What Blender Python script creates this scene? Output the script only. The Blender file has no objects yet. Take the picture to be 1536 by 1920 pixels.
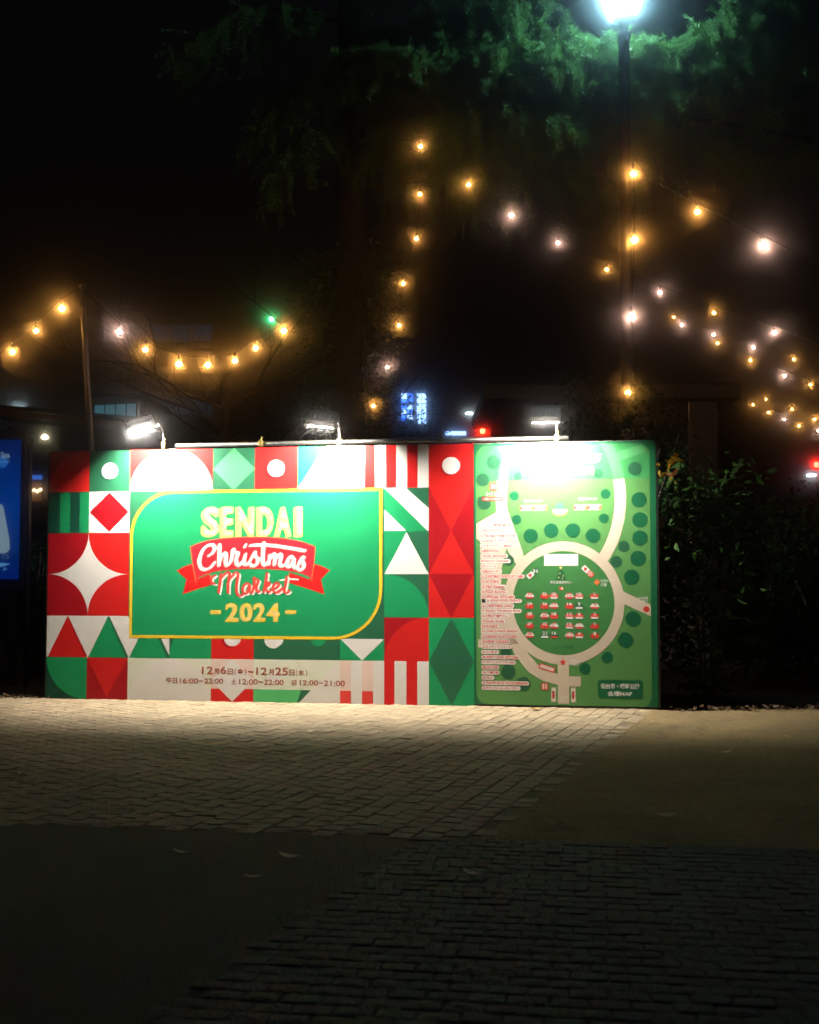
import bpy, bmesh, math, random
import numpy as np
from mathutils import Vector, Matrix

random.seed(7)
rng = np.random.default_rng(11)
R = math.radians
SC = bpy.context.scene
COL = SC.collection

# ------------------------------------------------------------------ camera
FPX = 2240.0                       # focal length in photo pixels (35 mm on a 24 mm wide frame)
CAMH = 1.5
PITCH = math.atan(122.0 / FPX)
cam = bpy.data.cameras.new('camera')
cam.sensor_fit = 'HORIZONTAL'
cam.sensor_width = 24.0
cam.lens = 35.0
cam.clip_start = 0.05
cam.clip_end = 600.0
cam.dof.use_dof = True
cam.dof.focus_distance = 14.2
cam.dof.aperture_fstop = 2.4
camo = bpy.data.objects.new('camera', cam)
camo.location = (0, 0, CAMH)
camo.rotation_euler = (R(90) + PITCH, 0, 0)
COL.objects.link(camo)
SC.camera = camo

# ------------------------------------------------------------------ night sky
W = bpy.data.worlds.new('World')
SC.world = W
W.use_nodes = True
wn = W.node_tree.nodes
sky = wn.new('ShaderNodeTexSky')
sky.sky_type = 'NISHITA'
sky.sun_disc = False
sky.sun_elevation = R(-4)
sky.sun_rotation = R(200)
wn['Background'].inputs['Strength'].default_value = 0.10
W.node_tree.links.new(sky.outputs['Color'], wn['Background'].inputs['Color'])

SC.view_settings.view_transform = 'Standard'
SC.view_settings.look = 'None'
SC.view_settings.exposure = 0.0
SC.view_settings.gamma = 1.0
SC.render.engine = 'CYCLES'
cy = SC.cycles
cy.use_denoising = True
try:
    cy.denoiser = 'OPENIMAGEDENOISE'
except Exception:
    pass
cy.max_bounces = 5
cy.diffuse_bounces = 2
cy.glossy_bounces = 2
cy.transmission_bounces = 3
cy.transparent_max_bounces = 12
cy.volume_bounces = 0
cy.sample_clamp_indirect = 4.0
cy.use_light_tree = True
cy.filter_width = 1.5
cy.caustics_reflective = False
cy.caustics_refractive = False

# light levels
FLOOD_E = 5700.0
BULB_E = 225.0
LAMP_E = 75.0
HALO_HAZE_D = 0.020
HALO_HAZE_G = 0.995

# ------------------------------------------------------------------ helpers
def ray(px, py):
    a = (px - 768.0) / FPX
    b = (960.0 - py) / FPX
    c, s = math.cos(PITCH), math.sin(PITCH)
    return Vector((a, c - s * b, s + c * b))

def at(px, py, Y):
    d = ray(px, py)
    return Vector((0, 0, CAMH)) + d * (Y / d.y)

def gnd(px, py, z=0.0):
    d = ray(px, py)
    return Vector((0, 0, CAMH)) + d * ((z - CAMH) / d.z)

def lin(c):
    return tuple(((x / 12.92) if x <= 0.04045 else ((x + 0.055) / 1.055) ** 2.4) for x in c)

MATS = {}
def mat(name, color=(0.5, 0.5, 0.5), rough=0.6, metal=0.0, var=0.0, scale=20.0, bump=0.0, bscale=None,
        color2=None, emit=None, estr=0.0, spec=0.5, transl=0.0, obj_var=0.0, isl=0.0):
    if name in MATS:
        return MATS[name]
    m = bpy.data.materials.new(name)
    m.use_nodes = True
    nt = m.node_tree
    b = nt.nodes['Principled BSDF']
    b.inputs['Base Color'].default_value = (*color, 1)
    b.inputs['Roughness'].default_value = rough
    b.inputs['Metallic'].default_value = metal
    b.inputs['Specular IOR Level'].default_value = spec
    L = nt.links.new
    tc = nt.nodes.new('ShaderNodeTexCoord')
    colsock = None
    if var > 0 or color2 is not None:
        n = nt.nodes.new('ShaderNodeTexNoise')
        n.inputs['Scale'].default_value = scale
        n.inputs['Detail'].default_value = 6
        n.inputs['Roughness'].default_value = 0.65
        L(tc.outputs['Object'], n.inputs['Vector'])
        rmp = nt.nodes.new('ShaderNodeValToRGB')
        c2 = color2 if color2 is not None else tuple(max(0, x * (1 - var)) for x in color)
        c1 = color if color2 is not None else tuple(min(1, x * (1 + var)) for x in color)
        rmp.color_ramp.elements[0].position = 0.32
        rmp.color_ramp.elements[1].position = 0.68
        rmp.color_ramp.elements[0].color = (*c2, 1)
        rmp.color_ramp.elements[1].color = (*c1, 1)
        L(n.outputs['Fac'], rmp.inputs['Fac'])
        colsock = rmp.outputs['Color']
    if obj_var > 0:
        oi = nt.nodes.new('ShaderNodeObjectInfo')
        hs = nt.nodes.new('ShaderNodeHueSaturation')
        mr = nt.nodes.new('ShaderNodeMapRange')
        mr.inputs['To Min'].default_value = 1 - obj_var
        mr.inputs['To Max'].default_value = 1 + obj_var
        L(oi.outputs['Random'], mr.inputs['Value'])
        L(mr.outputs['Result'], hs.inputs['Value'])
        if colsock:
            L(colsock, hs.inputs['Color'])
        else:
            hs.inputs['Color'].default_value = (*color, 1)
        colsock = hs.outputs['Color']
    if isl > 0:
        ge = nt.nodes.new('ShaderNodeNewGeometry')
        h2 = nt.nodes.new('ShaderNodeHueSaturation')
        m3 = nt.nodes.new('ShaderNodeMapRange')
        m3.inputs['To Min'].default_value = 1 - isl
        m3.inputs['To Max'].default_value = 1 + isl
        L(ge.outputs['Random Per Island'], m3.inputs['Value'])
        L(m3.outputs['Result'], h2.inputs['Value'])
        L(colsock, h2.inputs['Color'])
        colsock = h2.outputs['Color']
    if colsock:
        L(colsock, b.inputs['Base Color'])
    if bump > 0:
        n2 = nt.nodes.new('ShaderNodeTexNoise')
        n2.inputs['Scale'].default_value = bscale or scale * 3
        n2.inputs['Detail'].default_value = 5
        L(tc.outputs['Object'], n2.inputs['Vector'])
        bp_ = nt.nodes.new('ShaderNodeBump')
        bp_.inputs['Strength'].default_value = bump
        bp_.inputs['Distance'].default_value = 0.02
        L(n2.outputs['Fac'], bp_.inputs['Height'])
        L(bp_.outputs['Normal'], b.inputs['Normal'])
    if emit is not None:
        b.inputs['Emission Color'].default_value = (*emit, 1)
        b.inputs['Emission Strength'].default_value = estr
    if transl > 0:
        out = nt.nodes['Material Output']
        tr = nt.nodes.new('ShaderNodeBsdfTranslucent')
        tr.inputs['Color'].default_value = (*[min(1, c * 1.3) for c in color], 1)
        mx = nt.nodes.new('ShaderNodeMixShader')
        mx.inputs['Fac'].default_value = transl
        L(b.outputs['BSDF'], mx.inputs[1])
        L(tr.outputs['BSDF'], mx.inputs[2])
        L(mx.outputs['Shader'], out.inputs['Surface'])
    MATS[name] = m
    return m

def glow(name, color, strength):
    if name in MATS:
        return MATS[name]
    m = bpy.data.materials.new(name)
    m.use_nodes = True
    nt = m.node_tree
    nt.nodes.clear()
    e = nt.nodes.new('ShaderNodeEmission')
    e.inputs['Color'].default_value = (*color, 1)
    e.inputs['Strength'].default_value = strength
    o = nt.nodes.new('ShaderNodeOutputMaterial')
    nt.links.new(e.outputs['Emission'], o.inputs['Surface'])
    MATS[name] = m
    return m

def glassy(name, tint=(1, 1, 1), gloss=0.1):
    if name in MATS:
        return MATS[name]
    m = bpy.data.materials.new(name)
    m.use_nodes = True
    nt = m.node_tree
    nt.nodes.clear()
    t = nt.nodes.new('ShaderNodeBsdfTransparent')
    t.inputs['Color'].default_value = (*tint, 1)
    g = nt.nodes.new('ShaderNodeBsdfGlossy')
    g.inputs['Roughness'].default_value = 0.08
    fr = nt.nodes.new('ShaderNodeFresnel')
    fr.inputs['IOR'].default_value = 1.2
    mx = nt.nodes.new('ShaderNodeMixShader')
    nt.links.new(fr.outputs['Fac'], mx.inputs['Fac'])
    nt.links.new(t.outputs['BSDF'], mx.inputs[1])
    nt.links.new(g.outputs['BSDF'], mx.inputs[2])
    o = nt.nodes.new('ShaderNodeOutputMaterial')
    nt.links.new(mx.outputs['Shader'], o.inputs['Surface'])
    MATS[name] = m
    return m

def tag(o, label=None, cat=None, group=None, kind=None):
    if label: o['label'] = label
    if cat: o['category'] = cat
    if group: o['group'] = group
    if kind: o['kind'] = kind
    return o

def empty(name, loc=(0, 0, 0), rotz=0.0, label=None, cat=None, group=None):
    o = bpy.data.objects.new(name, None)
    o.empty_display_size = 0.2
    o.location = loc
    o.rotation_euler = (0, 0, rotz)
    COL.objects.link(o)
    return tag(o, label, cat, group)

def link(name, me, parent=None, loc=None):
    o = bpy.data.objects.new(name, me)
    COL.objects.link(o)
    if parent is not None:
        o.parent = parent
    if loc is not None:
        o.location = loc
    return o

class MB:
    """collects simple shapes into one mesh with material slots"""
    def __init__(s):
        s.v = []; s.f = []; s.mi = []; s.sm = []; s.mats = []
    def slot(s, m):
        if m not in s.mats:
            s.mats.append(m)
        return s.mats.index(m)
    def add(s, verts, faces, m, smooth=False):
        o = len(s.v); k = s.slot(m)
        s.v.extend([tuple(p) for p in verts])
        for f in faces:
            s.f.append([o + i for i in f]); s.mi.append(k); s.sm.append(smooth)
    def box(s, c, d, m, rot=None, bev=0.0):
        c = Vector(c)
        bm = bmesh.new()
        bmesh.ops.create_cube(bm, size=1.0)
        for v in bm.verts:
            v.co = Vector((v.co.x * d[0], v.co.y * d[1], v.co.z * d[2]))
        if bev > 0:
            bmesh.ops.bevel(bm, geom=list(bm.edges), offset=bev, segments=2, affect='EDGES', profile=0.6)
        bm.verts.index_update()
        M = rot if rot is not None else Matrix.Identity(3)
        s.add([M @ v.co + c for v in bm.verts], [[v.index for v in f.verts] for f in bm.faces], m)
        bm.free()
    def tube(s, pts, rad, m, n=8, cap=True, smooth=True):
        pts = [Vector(p) for p in pts]
        if not hasattr(rad, '__len__'):
            rad = [rad] * len(pts)
        vs = []; fs = []
        prev = None
        for i, p in enumerate(pts):
            t = (pts[min(i + 1, len(pts) - 1)] - pts[max(i - 1, 0)])
            if t.length < 1e-9: t = Vector((0, 0, 1))
            t.normalize()
            if prev is None:
                a = t.orthogonal().normalized()
            else:
                a = (prev - t * prev.dot(t))
                a = a.normalized() if a.length > 1e-6 else t.orthogonal().normalized()
            prev = a
            b = t.cross(a)
            for k in range(n):
                ang = 2 * math.pi * k / n
                vs.append(p + (a * math.cos(ang) + b * math.sin(ang)) * rad[i])
        for i in range(len(pts) - 1):
            for k in range(n):
                k2 = (k + 1) % n
                fs.append((i * n + k, i * n + k2, (i + 1) * n + k2, (i + 1) * n + k))
        if cap:
            fs.append(tuple(range(n - 1, -1, -1)))
            fs.append(tuple((len(pts) - 1) * n + k for k in range(n)))
        s.add(vs, fs, m, smooth)
    def lathe(s, prof, m, n=16, c=(0, 0, 0), smooth=True):
        c = Vector(c); vs = []; fs = []
        for r, z in prof:
            for k in range(n):
                a = 2 * math.pi * k / n
                vs.append(c + Vector((r * math.cos(a), r * math.sin(a), z)))
        for i in range(len(prof) - 1):
            for k in range(n):
                k2 = (k + 1) % n
                fs.append((i * n + k, i * n + k2, (i + 1) * n + k2, (i + 1) * n + k))
        fs.append(tuple(range(n - 1, -1, -1)))
        fs.append(tuple((len(prof) - 1) * n + k for k in range(n)))
        s.add(vs, fs, m, smooth)
    def mesh(s, name):
        me = bpy.data.meshes.new(name)
        me.from_pydata(s.v, [], s.f)
        for m in s.mats:
            me.materials.append(m)
        if s.f:
            me.polygons.foreach_set('material_index', s.mi)
            me.polygons.foreach_set('use_smooth', s.sm)
        me.update()
        return me
    def build(s, name, parent=None, loc=None):
        return link(name, s.mesh(name), parent, loc)

def np_mesh(name, verts, faces, m, smooth=False):
    """verts (N,3), faces (M,k) -> mesh"""
    verts = np.asarray(verts, np.float32); faces = np.asarray(faces, np.int32)
    me = bpy.data.meshes.new(name)
    k = faces.shape[1]
    me.vertices.add(len(verts)); me.vertices.foreach_set('co', verts.ravel())
    me.loops.add(faces.size); me.loops.foreach_set('vertex_index', faces.ravel())
    me.polygons.add(len(faces))
    me.polygons.foreach_set('loop_start', np.arange(0, faces.size, k, dtype=np.int32))
    try:
        me.polygons.foreach_set('loop_total', np.full(len(faces), k, dtype=np.int32))
    except Exception:
        pass
    me.materials.append(m)
    me.update(calc_edges=True)
    if smooth:
        me.polygons.foreach_set('use_smooth', np.ones(len(faces), dtype=bool))
    return me

def catmull(pts, sub=6):
    P = [Vector(p) for p in pts]
    if len(P) < 3: return P
    out = []
    for i in range(len(P) - 1):
        p0 = P[max(i - 1, 0)]; p1 = P[i]; p2 = P[i + 1]; p3 = P[min(i + 2, len(P) - 1)]
        for k in range(sub):
            t = k / sub
            out.append(0.5 * ((2 * p1) + (p2 - p0) * t + (2 * p0 - 5 * p1 + 4 * p2 - p3) * t * t + (3 * p1 - p0 - 3 * p2 + p3) * t ** 3))
    out.append(P[-1])
    return out

# ------------------------------------------------------------------ key ground points
GL = gnd(88, 1309); GR = gnd(1235, 1330)          # feet of the billboard
BD = (GR - GL); BW = BD.length; BD.normalize()
BH = 3.07
BROT = math.atan2(BD.y, BD.x)
BN = Vector((BD.y, -BD.x, 0))                      # towards the viewer
E0 = gnd(1193, 1345); E1 = gnd(1018, 1480)         # right edge of the setts
ED = (E0 - E1).normalized()
N0 = gnd(0, 1543); N1 = gnd(1100, 1578)            # seam towards the near brick paving
ND = (N1 - N0).normalized()

# ================================================================== GROUND
m_soil = mat('dark_soil', (0.030, 0.026, 0.020), 0.95, var=0.5, scale=3.0, bump=0.8, bscale=30)
m_bed = mat('joint_sand', (0.17, 0.135, 0.085), 0.95, var=0.35, scale=12, bump=0.5, bscale=90)
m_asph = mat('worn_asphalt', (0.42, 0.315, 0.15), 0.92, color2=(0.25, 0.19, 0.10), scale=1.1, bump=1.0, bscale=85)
def asphalt_detail(m):
    nt = m.node_tree; L = nt.links.new
    b = nt.nodes['Principled BSDF']; tc = [n for n in nt.nodes if n.type == 'TEX_COORD'][0]
    src = b.inputs['Base Color'].links[0].from_socket
    ag = nt.nodes.new('ShaderNodeTexVoronoi'); ag.inputs['Scale'].default_value = 42; L(tc.outputs['Object'], ag.inputs['Vector'])
    sp = nt.nodes.new('ShaderNodeMixRGB'); sp.blend_type = 'MULTIPLY'; sp.inputs['Fac'].default_value = 0.7
    rp = nt.nodes.new('ShaderNodeValToRGB'); rp.color_ramp.elements[0].color = (.35, .35, .35, 1); rp.color_ramp.elements[1].color = (1.25, 1.2, 1.1, 1)
    L(ag.outputs['Color'], rp.inputs['Fac']); L(src, sp.inputs['Color1']); L(rp.outputs['Color'], sp.inputs['Color2'])
    wv = nt.nodes.new('ShaderNodeTexNoise'); wv.inputs['Scale'].default_value = 2.0; L(tc.outputs['Object'], wv.inputs['Vector'])
    va = nt.nodes.new('ShaderNodeVectorMath'); va.operation = 'ADD'; L(tc.outputs['Object'], va.inputs[0]); L(wv.outputs['Color'], va.inputs[1])
    cr = nt.nodes.new('ShaderNodeTexVoronoi'); cr.feature = 'DISTANCE_TO_EDGE'; cr.inputs['Scale'].default_value = 0.55; L(va.outputs['Vector'], cr.inputs['Vector'])
    r2 = nt.nodes.new('ShaderNodeValToRGB'); r2.color_ramp.elements[0].position = .0; r2.color_ramp.elements[0].color = (.35, .33, .3, 1); r2.color_ramp.elements[1].position = .012; r2.color_ramp.elements[1].color = (1, 1, 1, 1)
    L(cr.outputs['Distance'], r2.inputs['Fac'])
    m2 = nt.nodes.new('ShaderNodeMixRGB'); m2.blend_type = 'MULTIPLY'; m2.inputs['Fac'].default_value = .8
    L(sp.outputs['Color'], m2.inputs['Color1']); L(r2.outputs['Color'], m2.inputs['Color2']); L(m2.outputs['Color'], b.inputs['Base Color'])
asphalt_detail(m_asph)
m_asph2 = mat('shaded_asphalt', (0.115, 0.118, 0.096), 0.92, color2=(0.060, 0.064, 0.053), scale=1.1, bump=1.0, bscale=85)  # foreground shade put into the colour: darker copy of the asphalt
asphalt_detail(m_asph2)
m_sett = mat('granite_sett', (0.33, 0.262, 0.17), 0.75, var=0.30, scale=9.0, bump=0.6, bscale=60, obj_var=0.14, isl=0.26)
m_brick = mat('shaded_paver', (0.050, 0.064, 0.058), 0.8, var=0.3, scale=9.0, bump=0.7, bscale=60, obj_var=0.15, isl=0.25)  # foreground shade and its teal cast put into the paver colour

def sheet(name, pts, z, m):
    mb = MB()
    mb.add([(p[0], p[1], z) for p in pts], [list(range(len(pts)))], m)
    return tag(mb.build(name), kind='structure')

G = 150.0
sheet('ground', [(-G, -G), (G, -G), (G, G), (-G, G)], -0.06, m_soil)

def along(o, d, t): return o + d * t
# seam meets the sett edge
def isect(p, d, q, e):
    den = d.x * e.y - d.y * e.x
    t = ((q.x - p.x) * e.y - (q.y - p.y) * e.x) / den
    return p + d * t
SEAM = isect(E1, ED, N0, ND)
B_BACK = GL - BN * 0.25
EDGE_TOP = isect(E1, ED, B_BACK, BD)
FARL = along(B_BACK, BD, -5.5)
NL = along(N0, ND, -6.5)
SETT_POLY = [NL, SEAM, EDGE_TOP, FARL]

setts = sheet('sett_paving', [(p.x, p.y) for p in SETT_POLY], -0.006, m_bed)
asp_r0 = along(N0, ND, 14.0); asp_r1 = gnd(1536, 1326) + BD * 6
asphalt_pts = [SEAM, asp_r0, asp_r1, gnd(1536, 1328), gnd(1400, 1330), gnd(1300, 1333), gnd(1236, 1331), EDGE_TOP]
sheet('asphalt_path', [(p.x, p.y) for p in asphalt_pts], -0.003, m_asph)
K0 = gnd(760, 1590); K1 = gnd(500, 1765); KD = (K1 - K0).normalized()
KT = isect(K0, KD, N0, ND); KB = K0 + KD * ((0.5 - K0.y) / KD.y)
near_c = [KT, along(N0, ND, 14.0), Vector((8, 0.5, 0)), KB]
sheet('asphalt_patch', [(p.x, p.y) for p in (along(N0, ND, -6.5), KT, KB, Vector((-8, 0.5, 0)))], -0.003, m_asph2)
m_bed2 = mat('shaded_joint_sand', (0.034, 0.040, 0.036), 0.95, var=0.3, scale=12, bump=0.5, bscale=90)  # joint sand darkened likewise for the shaded foreground
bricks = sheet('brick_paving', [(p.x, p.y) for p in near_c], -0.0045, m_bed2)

def block_mesh(name, sx, sy, h, m, seed):
    r = random.Random(seed)
    ch = 0.007
    hx, hy = sx / 2, sy / 2
    j = lambda a: r.uniform(-a, a)
    ring = lambda ix, z, a, tz: [(-hx + ix + j(a), -hy + ix + j(a), z + j(tz)), (hx - ix + j(a), -hy + ix + j(a), z + j(tz)),
                                 (hx - ix + j(a), hy - ix + j(a), z + j(tz)), (-hx + ix + j(a), hy - ix + j(a), z + j(tz))]
    r0 = ring(0, -0.05, 0.003, 0)
    r1 = [(x, y, -ch * 0.6) for x, y, _ in r0]
    r2 = ring(ch, 0.0, 0.004, 0.0025)
    v = r0 + r1 + r2 + [(j(0.02), j(0.02), 0.004 + j(0.002))]
    f = []
    for a in (0, 4):
        for k in range(4):
            f.append((a + k, a + (k + 1) % 4, a + 4 + (k + 1) % 4, a + 4 + k))
    mb = MB(); mb.add(v, f, m)
    mb.add([v[8], v[9], v[10], v[11], v[12]], [(0, 1, 4), (1, 2, 4), (2, 3, 4), (3, 0, 4)], m, True)
    return mb.mesh(name)

def inside(p, poly):
    c = False; n = len(poly)
    for i in range(n):
        a = poly[i]; b = poly[(i + 1) % n]
        if (a.y > p.y) != (b.y > p.y) and p.x < (b.x - a.x) * (p.y - a.y) / (b.y - a.y) + a.x:
            c = not c
    return c

def to_px(p):
    c, s = math.cos(PITCH), math.sin(PITCH)
    y = p.y; z = p.z - CAMH
    d = c * y + s * z
    v = -s * y + c * z
    return 768 + FPX * p.x / d, 960 - FPX * v / d

def lay(parent, poly, o, dcol, pitch_c, pitch_r, sx, sy, m, nm, stag_rows, pick):
    """dcol: direction of the continuous joints; blocks sx (across) by sy (along)"""
    drow = Vector((dcol.y, -dcol.x, 0))
    rot = math.atan2(drow.y, drow.x)
    var = [block_mesh(nm, sx, sy, 0.05, m, 100 + k) for k in range(8)]
    items = []
    for i in range(-90, 90):
        off = random.uniform(-0.06, 0.06) * pitch_r + (0.5 * pitch_r if i % 2 else 0)
        for j in range(-160, 160):
            p = o + drow * (i * pitch_c) + dcol * (j * pitch_r + off)
            if p.y < 1.2: continue
            if not inside(p, poly): continue
            x, y = to_px(p)
            if x < -160 or x > 1700 or y > 2150: continue
            items.append((p, x, y))
    chosen = set(sorted(range(len(items)), key=lambda k: pick(items[k]))[:300])
    Vs = []; Fs = []; n0 = 0
    arrs = []
    for me in var:
        a = np.empty(len(me.vertices) * 3, np.float32); me.vertices.foreach_get('co', a)
        arrs.append((a.reshape(-1, 3), [list(q.vertices) for q in me.polygons]))
    for k, (p, x, y) in enumerate(items):
        w = random.randrange(8)
        rz = rot + random.gauss(0, 0.018) + (math.pi if random.random() < 0.5 else 0)
        dz = random.gauss(0, 0.0014)
        ss = random.uniform(0.96, 1.02)
        if k in chosen:
            b = link(nm, var[w], parent, (p.x, p.y, dz))
            b.rotation_euler = (random.gauss(0, 0.008), random.gauss(0, 0.008), rz)
            b.scale = (ss, ss, 1)
        else:
            a, fs = arrs[w]
            c, s = math.cos(rz), math.sin(rz)
            q = np.empty_like(a)
            tx, ty = random.gauss(0, 0.008), random.gauss(0, 0.008)
            q[:, 0] = (a[:, 0] * c - a[:, 1] * s) * ss + p.x
            q[:, 1] = (a[:, 0] * s + a[:, 1] * c) * ss + p.y
            q[:, 2] = a[:, 2] + dz + a[:, 0] * tx + a[:, 1] * ty
            Vs.append(q)
            Fs.extend([[n0 + t for t in f] for f in fs])
            n0 += len(a)
    if Vs:
        me = bpy.data.meshes.new(nm + '_field')
        me.from_pydata(np.concatenate(Vs).tolist(), [], Fs)
        me.materials.append(m)
        o2 = link(nm + '_field', me, parent)
        o2['kind'] = 'stuff'

def pick_sett(it):
    p, x, y = it
    return (0 if (y < 1545 and 250 < x < 1230) else 1, -y)
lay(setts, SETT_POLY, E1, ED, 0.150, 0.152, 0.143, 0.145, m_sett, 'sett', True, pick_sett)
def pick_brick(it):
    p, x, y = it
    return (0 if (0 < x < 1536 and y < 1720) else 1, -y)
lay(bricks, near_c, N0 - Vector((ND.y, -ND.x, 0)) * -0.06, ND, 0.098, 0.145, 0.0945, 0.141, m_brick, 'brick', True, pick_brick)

# ================================================================== BILLBOARD
def c8(r, g, b): return lin((r / 255, g / 255, b / 255))
PR = dict(spec=0.22, rough=0.45, var=0.03, scale=1.3, bump=0.03, bscale=5.0)
INK = {
    'white': mat('print_white', (0.68, 0.665, 0.65), **PR),
    'red': mat('print_red', (0.55, 0.014, 0.014), **PR),
    'dred': mat('print_dark_red', (0.33, 0.006, 0.012), **PR),
    'green': mat('print_green', (0.010, 0.26, 0.095), **PR),
    'lgreen': mat('print_light_green', (0.07, 0.40, 0.14), **PR),
    'dgreen': mat('print_dark_green', (0.018, 0.115, 0.058), **PR),
    'vdgreen': mat('print_deep_green', (0.006, 0.06, 0.036), **PR),
    'gold': mat('print_gold', (0.74, 0.50, 0.03), **PR),
    'pgold': mat('print_pale_gold', (0.72, 0.58, 0.17), **PR),
    'sgold': mat('print_shadow_gold', (0.55, 0.46, 0.13), **PR),
    'orange': mat('print_orange', (0.75, 0.16, 0.05), **PR),
    'rred': mat('print_ribbon_red', (0.62, 0.02, 0.035), **PR),
    'pink': mat('print_pink', (0.69, 0.53, 0.48), **PR),
    'pgreen': mat('print_pale_green', (0.63, 0.66, 0.55), **PR),
    'pwhite': mat('print_pale_grey', (0.68, 0.655, 0.62), **PR),
    'brown': mat('print_brown', (0.28, 0.045, 0.028), **PR),
    'beige': mat('print_beige', (0.56, 0.48, 0.385), **PR),
    'map_frame': mat('print_map_frame', (0.010, 0.12, 0.05), **PR),
    'map_green': mat('print_map_green', (0.085, 0.245, 0.075), **PR),
    'map_lawn': mat('print_map_lawn', (0.05, 0.20, 0.06), **PR),
    'map_head': mat('print_map_header', (0.045, 0.26, 0.085), **PR),
    'map_head2': mat('print_map_header_light', (0.09, 0.36, 0.14), **PR),
    'map_tree': mat('print_map_tree', (0.008, 0.105, 0.045), **PR),
    'map_tree2': mat('print_map_tree_dull', (0.02, 0.10, 0.05), **PR),
    'mred': mat('print_map_red', (0.62, 0.05, 0.04), **PR),
    'black': mat('print_black', (0.02, 0.03, 0.025), **PR),
}
def bp(px, py):
    d = ray(px, py)
    o = Vector((0, 0, CAMH))
    t = (GL - o).dot(BN) / d.dot(BN)
    p = o + d * t
    q = p - GL
    return (q.dot(BD), q.z)

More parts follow.
